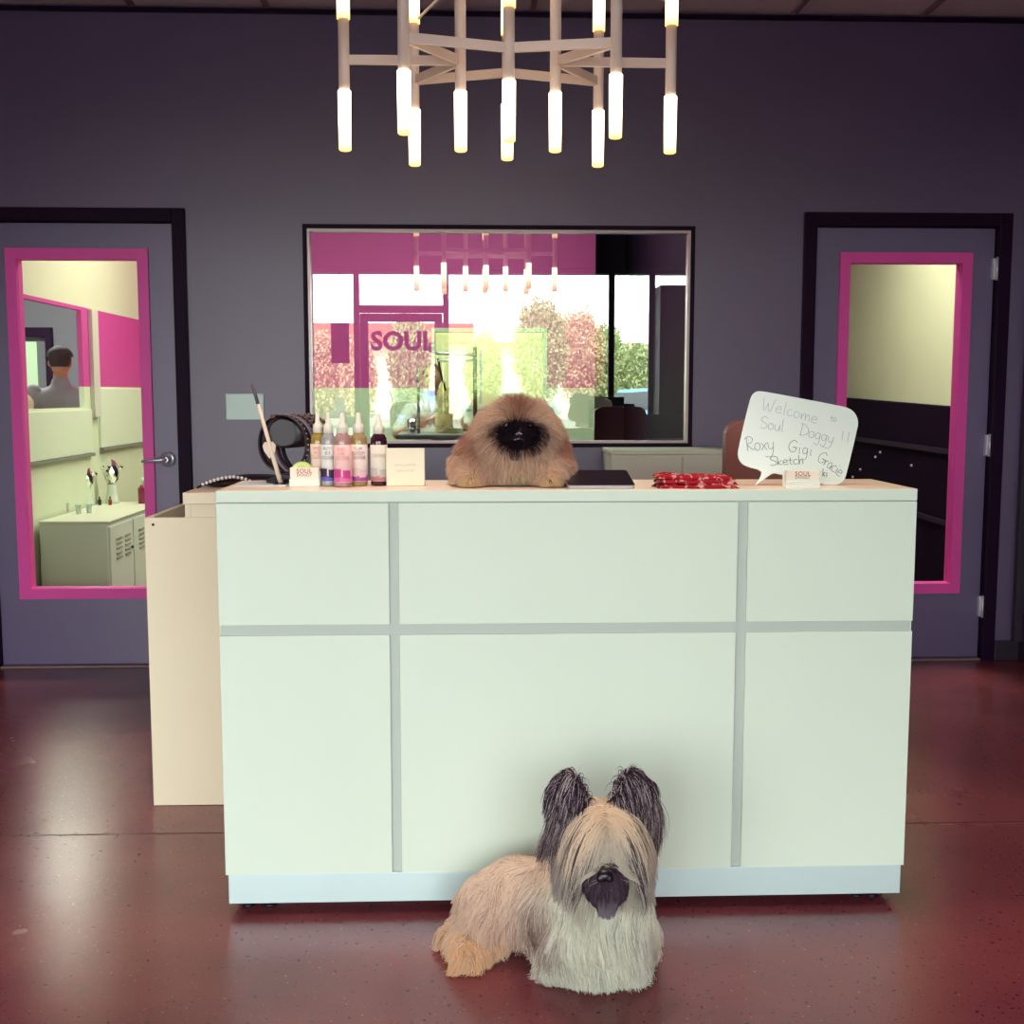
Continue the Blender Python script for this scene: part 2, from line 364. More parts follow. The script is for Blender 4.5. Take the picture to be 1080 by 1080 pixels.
for f in (.80, .45):
    bm = B(); slab(bm, k1e-n_*.02, k2e-n_*.02, n_*.019, k2e.z*f-.015, k2e.z*f+.015, k2e.z*f+.015); obj('rail', bm, mat('kennel_rail', (40, 20, 44), .7, spec=.1), t)
for px, py in ((929, 477), (924, 482), (908, 495), (962, 491), (900, 503)):
    rd = Vector(ray(px, py)); oo = Vector(_o); s = (k1-oo).dot(n_)/rd.dot(n_); q = oo+rd*s-n_*.004
    bm = B(); ball(bm, q, .009, 10, 6); obj('bolt', bm, M_chrome, t)
# ------------------------------------------------------------------ treatment room contents
def yz_panel(bm, X0, X1, y0, y1, z0, z1, bev=.004): box(bm, X0, X1, y0, y1, z0, z1, bev)
yA0, yA1 = atX(16, 480, XS).y, atX(96, 480, XS).y; zA0 = atX(60, 483, XS).z
yB0, yB1 = atX(105, 480, XS).y, min(atX(160, 470, XS).y, YB-.05); zB0 = atX(128, 469, XS).z; 
M_board = mat('board_white', (216, 226, 200), .35); M_bedge = mat('board_edge', (120, 124, 112), .5)
for nm, (a, b, c, d) in (('A', (yA0, yA1, zA0, op_z0-.015)), ('B', (yB0, yB1, zB0, 1.355))):
    t = thing('wall_board', {'A': 'pale board on the side wall below the opening where the man stands', 'B': 'pale board on the side wall below the magenta paint'}[nm], 'board', (XS, (a+b)/2, c))
    bm = B(); yz_panel(bm, XS+.001, XS+.018, a, b, c, d); obj('board_panel', bm, M_board, t)
    bm = B(); box(bm, XS+.001, XS+.03, a, b, c-.02, c-.001, .002); obj('bottom_rail', bm, M_bedge, t)
y0, y1 = atX(92, 400, XS).y, atX(101, 400, XS).y
bm = B(); box(bm, XS+.001, XS+.03, y0+.05, y1, 1.17, atX(100, 328, XS).z, .004); struct('trim_6', bm, mat('post_white', (206, 204, 190), .3))
# cabinet
cY = atX(37, 552, XS).y; cz = atX(37, 550, XS).z; cX = atY(115, 550, cY).x; cY1 = atX(162, 536, cX).y+.25
t = thing('locker_cabinet', 'low white metal locker cabinet with louvre slots along the side wall', 'cabinet', (XS+.2, cY, 0))
M_lock = mat('locker_metal', (214, 224, 208), .4)
bm = B(); box(bm, XS+.02, cX-.012, cY, cY1, .1, cz-.012, .006); obj('body', bm, M_lock, t)
bm = B(); box(bm, XS+.02, cX, cY-.004, cY1, cz-.0118, cz, .004); obj('cabinet_top', bm, mat('locker_top', (226, 228, 206), .35), t)
for k in range(3):
    a = cY+.02+k*.45; b = min(a+.43, cY1-.01)
    bm = B(); box(bm, cX-.0118, cX-.002, a, b, .12, cz-.035, .003)
    dd = obj('door', bm, M_lock, t)
    for q in (.1, .27):
        bm = B()
        for j in range(5):
            z = cz-.12-j*.028; box(bm, cX-.0019, cX+.004, a+q, a+q+.1, z, z+.009)
        obj('louvre_slats', bm, mat('louvre_grey', (150, 152, 136), .5), dd)
    bm = B(); ball(bm, (cX+.004, b-.04, cz-.2), .009, 8, 6); obj('knob', bm, M_black, dd)
for x in (XS+.05, cX-.05):
    for y in (cY+.05, cY1-.05):
        bm = B(); tube(bm, [(x, y, 0), (x, y, .1)], .014, 8); obj('leg', bm, M_lock, t)
M_face = mat('faceted_mirror', (230, 232, 226), .08, metal=1)
def on_cab(px, py):  # a point on the cabinet top under this pixel
    p = atZ(px, py, cz); return (min(max(p.x, XS+.1), cX-.05), min(p.y, cY1-.1))
for i, (px, py, topy, lab) in enumerate(((90, 533, 493, 'faceted mirror figurine on white base, nearer the end panel of the locker cabinet'), (117, 526, 485, 'faceted mirror figurine on white base, farther along the locker cabinet'))):
    x, y = on_cab(px, py); p = atY(px, topy, y); h = p.z-cz; x = p.x
    t = thing('mirror_figurine', lab, 'figurine', (x, y, cz), 'faceted figurines on the locker cabinet')
    bm = B(); lathe(bm, [(.045, cz), (.04, cz+.02), (.028, cz+h*.4), (.03, cz+h*.45)], x, y, 18); obj('base', bm, M_lock, t)
    bm = B(); bmesh.ops.create_icosphere(bm, subdivisions=2, radius=1, matrix=Matrix.Translation((x, y, cz+h*.72)) @ Matrix.Diagonal((.052, .045, h*.30, 1))); obj('faceted_body', bm, M_face, t)
    for dx in (-.055, .058):
        bm = B(); bmesh.ops.create_icosphere(bm, subdivisions=1, radius=1, matrix=Matrix.Translation((x+dx, y, cz+h*.82)) @ Matrix.Diagonal((.018, .014, .016, 1)))
        obj('faceted_arm', bm, M_face, t)
M_glass = mat('clear_glass', (225, 240, 232), .08, spec=.8, trans=.35)
for i, (px, py) in enumerate(((70, 540), (83, 542), (94, 541))):
    x, y = on_cab(px, py); y = max(y, cY+.06); x = atY(px, py, y).x
    bm = B(); lathe(bm, [(.012, cz), (.014, cz+.004), (.018, cz+.05), (.019, cz+.055), (.016, cz+.055), (.012, cz+.008)], x, y, 14)
    tag(obj('glass_tumbler', bm, M_glass, origin=(x, y, cz)), 'tiny clear tumbler at the front edge of the locker cabinet', 'glass', 'tumblers on the locker cabinet')
for i, (px, py, c, lab, w, h) in enumerate(((105, 526, (48, 40, 30), 'small dark bottle between the two faceted figurines', .011, .045), (116, 524.5, (150, 52, 40), 'small red bottle at the foot of the farther faceted figurine', .011, .045), (151, 507, (140, 36, 70), 'tall magenta spray bottle standing by the door edge on the locker cabinet', .035, .14))):
    x, y = on_cab(px, py); 
    if i < 2: y = y-.1
    p = atY(px, py, y); x = p.x
    t = thing('small_bottle' if i < 2 else 'spray_bottle', lab, 'bottle', (x, y, cz))
    bm = B(); lathe(bm, [(w, cz), (w, cz+h*.7), (w*.5, cz+h*.85)], x, y, 14); obj('body', bm, mat('bt_%d' % i, c, .25), t)
    bm = B(); lathe(bm, [(w*.42, cz+h*.85), (w*.42, cz+h*1.2)], x, y, 12); obj('cap', bm, M_lock if i == 2 else M_black, t)
# ------------------------------------------------------------------ people (continuous bodies grown from capsules)
def remesh(bm, voxel, smooth=4):
    me = bpy.data.meshes.new('tmp'); bm.to_mesh(me); bm.free()
    o = bpy.data.objects.new('tmp', me); COL.objects.link(o)
    md = o.modifiers.new('r', 'REMESH'); md.mode = 'VOXEL'; md.voxel_size = voxel; md.use_smooth_shade = True
    ms = o.modifiers.new('s', 'SMOOTH'); ms.iterations = smooth; ms.factor = .5
    me2 = bpy.data.meshes.new_from_object(o.evaluated_get(bpy.context.evaluated_depsgraph_get()))
    bpy.data.objects.remove(o); bpy.data.meshes.remove(me)
    r = B(); r.from_mesh(me2); bpy.data.meshes.remove(me2); return r
def limb(bm, pts, rs):
    tube(bm, pts, rs, 14)
    for p, r in zip(pts, rs): ball(bm, p, r*1.0, 14, 10)
def hand(bm, w, d, side, s=1.0):
    """palm and five curled fingers; w wrist point, d direction, side = thumb direction"""
    w = Vector(w); d = Vector(d).normalized(); sd = Vector(side); sd = (sd-d*sd.dot(d)).normalized(); n = d.cross(sd)
    limb(bm, [w, w+d*.05*s, w+d*.085*s], [.022*s, .026*s, .022*s]); 
    for k, L in enumerate((.072, .082, .076, .058)):
        b = w+d*.08*s+sd*(.030-.02*k)*s
        limb(bm, [b, b+d*L*.45*s+n*.006, b+d*L*.75*s+n*.022*s, b+d*L*.85*s+n*.04*s], [.0095*s, .009*s, .0085*s, .007*s])
    b = w+d*.02*s+sd*.02*s
    limb(bm, [b, b+d*.025*s+sd*.028*s, b+d*.055*s+sd*.034*s+n*.01], [.012*s, .011*s, .009*s])
M_skin = mat('skin_tan', (176, 122, 96), .6); M_skin2 = mat('skin_warm', (206, 150, 120), .6)
def person(lab, base, yaw, H, top, top_c, hat=None, arms=None, pants=(40, 40, 60), skin=None, hair=(40, 24, 24), lean=0.0):
    """base on the floor; yaw: facing direction, 0 = facing -Y"""
    t = thing('person', lab, 'person', base)
    M = Matrix.Translation(base) @ Matrix.Rotation(yaw, 4, 'Z')
    s = H/1.75
    P = lambda x, y, z: M @ Vector((x*s, (y-lean*max(0, z-1.0))*s, z*s))
    skin = skin or M_skin
    arms = arms or [[(-.2, 0, 1.42), (-.25, 0, 1.14), (-.24, -.1, .9)], [(.2, 0, 1.42), (.25, 0, 1.14), (.24, -.1, .9)]]
    bm = B()
    for x in (-.1, .1): limb(bm, [P(x, 0, .92), P(x*1.05, -.01, .5), P(x*1.05, .02, .08)], [.085*s, .06*s, .042*s]); limb(bm, [P(x, .02, .04), P(x, -.14, .03)], [.038*s, .032*s])
    ball(bm, P(0, 0, .98), (.165*s, .11*s, .13*s)); ball(bm, P(0, 0, 1.2), (.155*s, .1*s, .2*s)); ball(bm, P(0, 0, 1.36), (.185*s, .105*s, .13*s))
    limb(bm, [P(0, 0, 1.42), P(0, -.01, 1.56)], [.062*s, .055*s])
    hd = P(0, -.02, 1.655); ball(bm, hd, (.075*s, .092*s, .105*s), M=Matrix.Rotation(yaw, 3, 'Z')); ball(bm, P(0, -.045, 1.605), (.05*s, .06*s, .055*s))
    tube(bm, [P(0, -.108, 1.665), P(0, -.128, 1.635)], [.008*s, .014*s], 8)
    for x in (-.078, .078): ball(bm, P(x, -.01, 1.65), (.012*s, .022*s, .03*s))
    for A in arms:
        limb(bm, [P(*A[0]), P(*A[1]), P(*A[2])], [.05*s, .04*s, .028*s])
        dd = P(*A[2])-P(*A[1]); sx = -1 if A[0][0] > 0 else 1
        hand(bm, P(*A[2]), dd, (M.to_3x3() @ Vector((sx, 0, 0))), s)
    bm = remesh(bm, .0075); obj('body', bm, skin, t, True)
    bm = B(); 
    ball(bm, P(0, 0, 1.0), (.185*s, .13*s, .13*s)); ball(bm, P(0, 0, 1.2), (.178*s, .125*s, .2*s)); ball(bm, P(0, 0, 1.36), (.205*s, .122*s, .125*s)); limb(bm, [P(0, 0, 1.40), P(0, -.0, 1.49)], [.1*s, .072*s])
    for A in arms:
        a, b = Vector(A[0]), Vector(A[1]); e = a.lerp(b, .85)
        limb(bm, [P(*a), P(*e)], [.068*s, .066*s])
    bm = remesh(bm, .012, 5); obj('shirt', bm, mat('shirt_'+top, top_c, .85, bump=.5, bscale=14), t, True)
    bm = B()
    for x in (-.1, .1): limb(bm, [P(x, 0, .9), P(x*1.05, -.01, .5), P(x*1.05, .02, .1)], [.098*s, .075*s, .06*s])
    ball(bm, P(0, 0, .95), (.178*s, .122*s, .13*s)); bm = remesh(bm, .014); obj('trousers', bm, mat('trousers_%d' % pants[0], pants, .8), t, True)
    for x in (-.105, .105):
        bm = B(); limb(bm, [P(x, .03, .042), P(x, -.15, .038)], [.05*s, .042*s]); bm = remesh(bm, .01); obj('shoe', bm, M_black, t, True)
    for x in (-.03, .03):
        bm = B(); ball(bm, P(x, -.103, 1.672), (.012*s, .008*s, .008*s)); obj('eye', bm, M_black, t)
    bm = B(); ball(bm, P(0, .0, 1.68), (.084*s, .1*s, .1*s), M=Matrix.Rotation(yaw, 3, 'Z'))
    fr = P(0, -.6, 1.55)-P(0, 0, 1.68)
    bmesh.ops.delete(bm, geom=[v for v in bm.verts if (v.co-P(0, -.03, 1.655)).dot(fr.normalized()) > .03*s or v.co.z < P(0, 0, 1.615).z], context='VERTS')
    obj('hair', bm, mat('hair_%d' % hair[0], hair, .7), t, True)
    if hat:
        cp = bpy.data.objects.new('cap', None); COL.objects.link(cp); cp.parent = t; cp.location = Vector(P(0, 0, 1.7))-Vector(base)
        bm = B(); ball(bm, P(0, -.01, 1.70), (.098*s, .115*s, .085*s), 20, 14, M=Matrix.Rotation(yaw, 3, 'Z')); bmesh.ops.delete(bm, geom=[v for v in bm.verts if v.co.z < P(0, 0, 1.685).z], context='VERTS')
        obj('crown', bm, mat('cap_black', hat, .8), cp, True)
        bm = B(); ball(bm, P(0, -.13, 1.70), (.078*s, .085*s, .008*s), 16, 8, M=Matrix.Rotation(yaw, 3, 'Z')); obj('peak', bm, mat('cap_black', hat, .8), cp)
    return t
# man in grey seen through the opening, and the pale shoulder beside him
py_ = 8.35; pm = atY(63, 400, py_)
hz = atY(62, 364, py_).z
person('person in grey T-shirt and dark cap seen from behind through the side-wall opening', Vector((pm.x, py_, 0)), PI+.25, hz/1.02, 'grey', (140, 140, 152), hat=(50, 36, 44), arms=[[(-.2, 0, 1.42), (-.27, -.06, 1.2), (-.12, -.3, 1.1)], [(.2, 0, 1.42), (.27, -.06, 1.2), (.12, -.3, 1.1)]], lean=.12)
pq = atY(15, 400, py_-.4)
person('person in pale top half hidden behind the pink door frame beside the man in grey', Vector((pq.x-.06, py_-.4, 0)), PI/2+.3, hz/1.04, 'pale', (232, 222, 200), arms=[[(-.2, 0, 1.42), (-.25, 0, 1.2), (-.16, -.1, 1.05)], [(.2, 0, 1.42), (.25, 0, 1.2), (.16, -.2, 1.05)]], skin=M_skin)
# ------------------------------------------------------------------ grooming table and what is on it
gy = 7.6
g0, g1, gz = atY(418, 462, gy).x, atY(500, 462, gy).x+.1, atY(460, 458, gy).z
t = thing('grooming_table', 'grey grooming table with black edge and a tall black arm, behind the window', 'table', ((g0+g1)/2, gy, 0))
bm = B(); box(bm, g0, g1, gy, gy+.55, gz-.012, gz, .003); obj('table_top', bm, mat('rubber_grey', (150, 146, 144), .6), t)
bm = B(); box(bm, g0-.004, g1+.004, gy-.004, gy+.554, gz-.034, gz-.0122, .004); obj('edge_band', bm, M_black, t)
bm = B(); box(bm, (g0+g1)/2-.08, (g0+g1)/2+.08, gy+.18, gy+.36, .06, gz-.0345, .01); obj('pedestal', bm, M_black, t)
bm = B(); box(bm, g0+.05, g1-.05, gy+.05, gy+.5, .0, .06, .01); obj('base', bm, M_black, t)
ax = atY(501, 400, gy+.1).x; az = atY(501, 366, gy+.1).z; bx = atY(462, 375, gy+.1).x
arm = bpy.data.objects.new('grooming_arm', None); COL.objects.link(arm); arm.parent = t; arm.location = Vector((ax, gy+.1, gz))-t.location
bm = B(); box(bm, ax-.014, ax+.014, gy+.086, gy+.114, gz-.1, az, .003); obj('post', bm, M_black, arm)
bm = B(); box(bm, ax+.03, ax+.045, gy+.09, gy+.11, gz+.2, az-.02, .002); obj('clamp_rod', bm, M_chrome, arm)
bm = B(); tube(bm, [(bx, gy+.1, az-.09), (ax+.01, gy+.1, az-.09)], .008, 8); tube(bm, [(bx-.02, gy+.1, az-.04), (ax, gy+.1, az-.05)], .011, 8); obj('crossbar', bm, M_chrome, arm)
px_ = atY(441, 400, gy+.1).x
bm = B(); tube(bm, [(px_, gy+.14, gz), (px_, gy+.14, atY(441, 388, gy+.1).z)], .010, 8); obj('rear_post', bm, M_black, arm)
q0, q1 = atY(462, 378, gy+.12), atY(470, 412, gy+.12)
bm = B(); tube(bm, [q0, q0.lerp(q1, .5)+Vector((-.005, 0, 0)), q1], .007, 8); obj('noose', bm, M_black, arm)
# steel cup
cx = atY(435, 460, gy+.05).x; h = atY(435, 442, gy+.05).z-gz
bm = B(); lathe(bm, [(.03, gz+.001), (.032, gz+.004), (.034, gz+h), (.031, gz+h), (.029, gz+.01)], cx, gy+.045, 20)
tag(obj('steel_cup', bm, mat('steel_cup', (190, 200, 205), .12, metal=1), origin=(cx, gy+.045, gz+.001)), 'small polished steel cup at the edge of the grooming table', 'cup')
# groomer
gp = atY(462, 405, gy+.98)
person('person in pale smock leaning over the yellow dog on the grooming table', Vector((gp.x-.02, gy+.98, 0)), -.12, 1.52, 'smock', (214, 216, 200),
       arms=[[(-.2, 0, 1.38), (-.29, -.22, 1.18), (-.1, -.42, 1.24)], [(.2, 0, 1.38), (.3, -.2, 1.24), (.12, -.4, 1.31)]], skin=M_skin2, hair=(120, 90, 70), lean=.25)
# shelf under the window
s0, s1 = atY(645, 480, 5.15), atY(766, 475, 5.15)
t = thing('storage_cabinet', 'cream low cabinet against the wall under the window, behind the tablet', 'cabinet', ((s0.x+s1.x)/2+.1, 5.3, 0))
bm = B(); box(bm, s0.x, s1.x+.12, 5.16, 5.48, .08, s1.z-.021, .003); obj('body', bm, mat('cabinet_pale', (240, 236, 214), .5), t)
bm = B(); box(bm, s0.x-.005, s1.x+.125, 5.15, 5.485, s1.z-.02, s1.z, .003); obj('cabinet_top', bm, mat('cabinet_pale', (240, 236, 214), .5), t)
bm = B(); box(bm, s0.x+.02, s1.x+.1, 5.2, 5.46, 0, .08); obj('plinth', bm, M_black, t)
for k in range(2):
    w = (s1.x+.12-s0.x)/2
    bm = B(); box(bm, s0.x+k*w+.004, s0.x+(k+1)*w-.004, 5.145, 5.159, .1, s1.z-.03, .002); d_ = obj('door', bm, mat('cabinet_pale', (240, 236, 214), .5), t)
    bm = B(); box(bm, s0.x+w+(-.03 if k == 0 else .02), s0.x+w+(-.02 if k == 0 else .03), 5.125, 5.145, .7, .82, .002); obj('handle', bm, M_chrome, d_)
# ------------------------------------------------------------------ reception counter
CX0, CX1 = -.621, 1.121
t = thing('reception_counter', 'large white reception counter with grey reveal strips and metal kick plate', 'counter', ((CX0+CX1)/2, YC, 0))
yb = YC+.33
bm = B(); box(bm, CX0+.004, CX1-.004, YC+.0104, yb, .1055, TOP-.0305, .002); obj('body', bm, M_grey, t)
bm = B(); box(bm, CX0, CX1, YC, yb+.004, TOP-.03, TOP, .0025); obj('worktop', bm, [M_white, M_littop], t)
me = [c for c in t.children if c.name.startswith('worktop')][0].data
for p in me.polygons: p.material_index = 1 if p.normal.z > .9 else 0
vb = [CX0, -.1998, -.1755, .6697, .6951, CX1]
for (a, b) in ((vb[0], vb[1]), (vb[2], vb[3]), (vb[4], vb[5])):
    for (c, d) in ((.1054, .7216), (.7481, TOP-.0315)):
        bm = B(); box(bm, a, b, YC+.002, YC+.0103, c, d, .0012); obj('front_panel', bm, M_white, t)
for xx, nm in ((CX0, 0), (CX1, 1)):
    bm = B()
    if nm == 0: box(bm, CX0+.0005, CX0+.0038, YC+.0106, yb, .1054, TOP-.0315)
    else: box(bm, CX1-.0038, CX1-.0005, YC+.0106, yb, .1054, TOP-.0315)
    obj('side_panel', bm, M_white, t)
bm = B(); box(bm, CX0+.006, CX1-.006, YC+.006, yb-.02, .028, .1052, .0015); obj('kick_plate', bm, M_steel, t)
for x in (CX0+.045, CX0+.10, .28, 1.02, CX1-.06):
    for y in (YC+.06, yb-.06):
        bm = B(); tube(bm, [(x, y, 0), (x, y, .006), (x, y, .0061), (x, y, .0279)], [.018, .018, .008, .008], 12); obj('foot', bm, M_black, t)
bm = B(); box(bm, CX0+.11, .2, YC+.09, YC+.13, .004, .027, .002); obj('leveling_rail', bm, mat('rail_grey', (130, 120, 124), .5), t)
# return desk
RY = 3.598
t = thing('return_desk', 'cream lower return desk standing behind the end of the white counter', 'desk', (-.8, RY, 0))
bm = B(); box(bm, -1.019, -.60, RY, RY+.018, .001, .9326, .0015); obj('front_panel', bm, M_cream, t)
bm = B(); ball(bm, (-.992, RY-.001, .911), .0045, 8, 6); obj('screw_cap', bm, M_dark, t)
bm = B(); box(bm, -1.019, -1.001, RY+.0185, RY+1.0, .001, .9326, .0015); obj('side_panel', bm, M_cream, t)
bm = B(); box(bm, -1.0005, -.40, RY+.0185, RY+1.0, .70, .73, .002); obj('worktop', bm, mat('worktop_dark', (110, 88, 104), .4), t)
bm = B(); box(bm, -.892, -.875, RY+.0185, RY+.33, .731, .9745, .001); box(bm, -.874, -.60, RY+.001, RY+.0179, .9331, .9745, .001); box(bm, -.892, -.8741, RY, RY+.018, .9331, .9745, .001); obj('riser', bm, M_cream, t)
bm = B(); box(bm, -.897, -.60, RY-.004, RY+.36, .975, 1.0115, .002); obj('ledge', bm, [M_cream, M_littop], t)
me = [c for c in t.children if c.name.startswith('ledge')][0].data
for p in me.polygons: p.material_index = 1 if p.normal.z > .9 else 0
# dark bag on the ledge with beaded leash
lz = 1.0118
a = atZ(252, 507, lz)
t = thing('black_pouch', 'low black pouch lying on the cream ledge behind the collar display', 'pouch', (-.72, RY+.2, lz))
bm = B(); ball(bm, (-.70, RY+.2, lz+.022), (.13, .07, .0225), 20, 12); ball(bm, (-.80, RY+.22, lz+.012), (.09, .05, .0125), 16, 10)
bm = remesh(bm, .006, 3); obj('pouch_body', bm, M_black, t, True)
t = thing('beaded_leash', 'thin black leash strung with white beads, lying on the black pouch', 'leash', (-.8, RY+.1, lz))
pts = [Vector((-.88, RY+.12, lz+.006)), Vector((-.84, RY+.11, lz+.022)), Vector((-.80, RY+.1, lz+.034)), Vector((-.76, RY+.1, lz+.04)), Vector((-.72, RY+.09, lz+.034)), Vector((-.68, RY+.08, lz+.016))]
bm = B(); tube(bm, pts, .004, 8); obj('cord', bm, M_black, t)
for k in range(14):
    u = .1+k*.065; i = min(int(u*5), 4); p = pts[i].lerp(pts[i+1], u*5-i)
    bm = B(); ball(bm, p+Vector((0, -.004, .003)), .0055, 8, 6); obj('bead', bm, mat('bead_white', (240, 235, 235), .3), t)
# ------------------------------------------------------------------ things on the counter
Z0 = TOP+.0004
# papers
c0 = atZ(270, 508, TOP)
bm = B(); box(bm, -.60, -.47, YC+.12, YC+.27, Z0, Z0+.002); tag(obj('paper_leaflet', bm, mat('leaflet', (214, 220, 228), .6), origin=(-.53, YC+.2, Z0)), 'pale blue leaflet lying flat under the collar display', 'leaflet')
# collar display: black roll stand with collars looped over it
cy = 3.035; L0 = atY(300, 505, cy); sc_ = cy/FPX*1.0
def P2(px, py, Y=cy): return atY(px, py, Y)
t = thing('collar_stand', 'black drum stand holding studded collars at the end of the counter', 'stand', (P2(306, 508).x, cy, Z0+.0025))
cA = P2(299, 471, 2.995); cB = P2(326, 466, 3.10); cA.z = cB.z = Z0+.135
bm = B(); tube(bm, [cA+Vector((0, -.01, 0)), cA, cB, cB+Vector((0, .01, 0))], [.034, .041, .041, .034], 28); obj('drum', bm, M_black, t)
bm = B(); box(bm, cB.x-.012, cB.x+.018, cB.y+.012, cB.y+.022, Z0+.012, cB.z+.01, .003); obj('upright', bm, M_black, t)
bm = B(); box(bm, cA.x-.05, cB.x+.015, 3.01, 3.128, Z0+.0025, Z0+.012, .004); obj('base', bm, M_black, t)
def band(bm, c, R, w, th, ax, mi=0, n=40, sq=1.0, a0=0, a1=2*PI):
    ax = Vector(ax).normalized(); s, u = frame_of(ax); ring = []
    for k in range(n+1):
        a = a0+(a1-a0)*k/n; d = s*math.cos(a)+u*math.sin(a)*sq
        ring.append([bm.verts.new(c+d*(R+dt)+ax*dw) for dt, dw in ((0, -w/2), (0, w/2), (th, w/2), (th, -w/2))])
    for p, q in zip(ring, ring[1:]):
        for j in range(4):
            f = bm.faces.new((p[j], p[(j+1) % 4], q[(j+1) % 4], q[j])); f.material_index = mi; f.smooth = True
    return s, u
M_stud = mat('rhinestone', (240, 226, 214), .15, metal=.8)
M_leath = [mat('collar_black', (34, 16, 34), .5), mat('collar_plum', (70, 40, 66), .5), mat('collar_grey', (104, 90, 108), .5)]
dax = (cB-cA).normalized()
specs = [(0.0, .066, 0, 'smooth grey-edged'), (.22, .070, 2, 'grey'), (.45, .072, 0, 'rhinestone'), (.7, .07, 1, 'plum'), (.93, .072, 0, 'black')]
descr = ['nearest collar on the drum stand, a thin one hanging lowest', 'wide grey collar second from the front of the drum stand', 'rhinestone studded collar in the middle of the drum stand', 'plum studded collar behind the rhinestone one on the drum stand', 'black studded collar at the back of the drum stand, beside the bottles']
for i, (u, R, mi, nm) in enumerate(specs):
    R = (R+.0) ; R = R*1.1; c = cA.lerp(cB, u)+Vector((0, 0, .043-R)); w = .016 if i != 1 else .018
    if c.z-R-.007 < Z0+.013: c.z = Z0+.013+R+.007
    tt = thing('dog_collar', descr[i], 'collar', c-Vector((0, 0, R)), 'collars on the drum stand')
    axd = dax
    bm = B(); s, uu = band(bm, c, R, w, .003, axd); obj('strap', bm, M_leath[mi], tt)
    bm = B()
    nst = 34
    for k in range(nst):
        for r_ in ((-.28, .28) if i in (1, 2, 3, 4) else (0,)):
            a = 2*PI*k/nst; q = c+(s*math.cos(a)+uu*math.sin(a))*(R+.004)+axd*w*r_
            bmesh.ops.create_icosphere(bm, subdivisions=1, radius=.0028 if i != 1 else .002, matrix=Matrix.Translation(q))
    obj('studs', bm, M_stud, tt)['kind'] = 'stuff'
    bm = B(); a = 1.9+i*.3; q = c+(s*math.cos(a)+uu*math.sin(a))*(R+.004)
    bmesh.ops.create_cube(bm, size=1, matrix=Matrix.Translation(q) @ axd.to_track_quat('X', 'Z').to_matrix().to_4x4() @ Matrix.Diagonal((w*1.3, .014, .008, 1))); obj('buckle', bm, mat('brass', (214, 180, 130), .25, metal=1), tt)
q = P2(284, 474, 2.975)
bm = B(); prism(bm, [(q.x+.018*x, q.z+.022*z) for x, z in ((0, -1.1), (-.75, -.2), (-.95, .4), (-.6, .9), (-.1, .7), (.5, .95), (.95, .5), (.8, -.3))], q.y, q.y+.003)
tag(obj('heart_tag', bm, mat('tag_cream', (226, 206, 190), .35), origin=q), 'cream heart-shaped tag hanging inside the nearest collar', 'tag')
# cream stick
b_ = atZ(296, 511.5, TOP)
a = atY(266, 405, b_.y-.015)
t = thing('cream_wand', 'slim cream stick with dark tip leaning in front of the collar display', 'stick', (b_.x, b_.y, Z0))
b_ = Vector((b_.x, b_.y, Z0+.006))
bm = B(); tube(bm, [b_, b_.lerp(a, .8)], [.0066, .0046], 12); obj('shaft', bm, mat('wand_cream', (240, 220, 200), .4), t)
bm = B(); tube(bm, [b_.lerp(a, .801), a], [.0048, .004], 12); obj('dark_tip', bm, mat('wand_tip', (92, 84, 92), .4), t)
bm = B(); lathe(bm, [(.022, Z0), (.022, Z0+.002), (.008, Z0+.0058)], b_.x, b_.y, 20); obj('foot_clip', bm, M_black, t)
# lime tin
p = atY(319, 498, 2.958); R = .031
t = thing('lime_tin', 'round lime green tin standing on edge behind the business cards', 'tin', (p.x, p.y, Z0))
cc = Vector((p.x, 2.956, Z0+R))
MT = Matrix.Translation(cc) @ Matrix.Rotation(PI/2, 4, 'X')
bm = B(); lathe(bm, [(R, -.006), (R, .006)], 0, 0, 32, M=MT); obj('tin_body', bm, mat('lime', (206, 226, 120), .4), t)
bm = B(); lathe(bm, [(R*.9, .0061), (R*.9, .0075)], 0, 0, 32, M=MT); obj('lid', bm, mat('lime_lid', (224, 238, 150), .35, var=.2, vscale=60), t)
M_ink = mat('printed_grey', (120, 90, 90), .7); M_ink2 = mat('printed_red', (206, 110, 96), .6)
def strokes(bm, polys, M, r):
    for pl in polys:
        P = [M @ Vector((x, 0, z)) for x, z in pl]
        if len(P) > 1: tube(bm, P, r, 6)
# business card holders
def card_holder(pxl, pxr, y, lab, ztop):
    a, b = atY(pxl, 514, y), atY(pxr, 514, y); w = b.x-a.x; cx = (a.x+b.x)/2; h = ztop
    t = thing('card_holder', lab, 'card holder', (cx, y, Z0), 'business card holders on the counter')
    bm = B(); box(bm, a.x, b.x, y-.014, y+.02, Z0, Z0+.003, .001); box(bm, a.x, b.x, y-.014, y-.011, Z0+.003, Z0+h*.42, .001); box(bm, a.x, b.x, y+.014, y+.018, Z0+.003, Z0+h*.8, .001)
    obj('tray', bm, mat('acrylic', (238, 246, 236), .15, spec=.8), t)
    bm = B(); box(bm, a.x+.002, b.x-.002, y-.0105, y+.006, Z0+.0031, Z0+h, .0005); cd = obj('card_stack', bm, mat('card_paper', (250, 240, 222), .6), t)
    bm = text_bm('SOUL', .0150, .0004, Matrix.Translation((cx, y-.0109, Z0+h*.82)) @ RX90, spacing=1.1, bold=.02); obj('lettering', bm, M_ink2, cd)
    bm = text_bm('DOGGY', .0105, .0004, Matrix.Translation((cx, y-.0109, Z0+h*.62)) @ RX90); obj('lettering', bm, M_ink, cd)
card_holder(306, 337.5, 2.922, 'business cards in a clear tray in front of the lime tin', .049)
card_holder(827, 863, 2.838, 'business cards in a clear tray in front of the speech bubble board', .044)
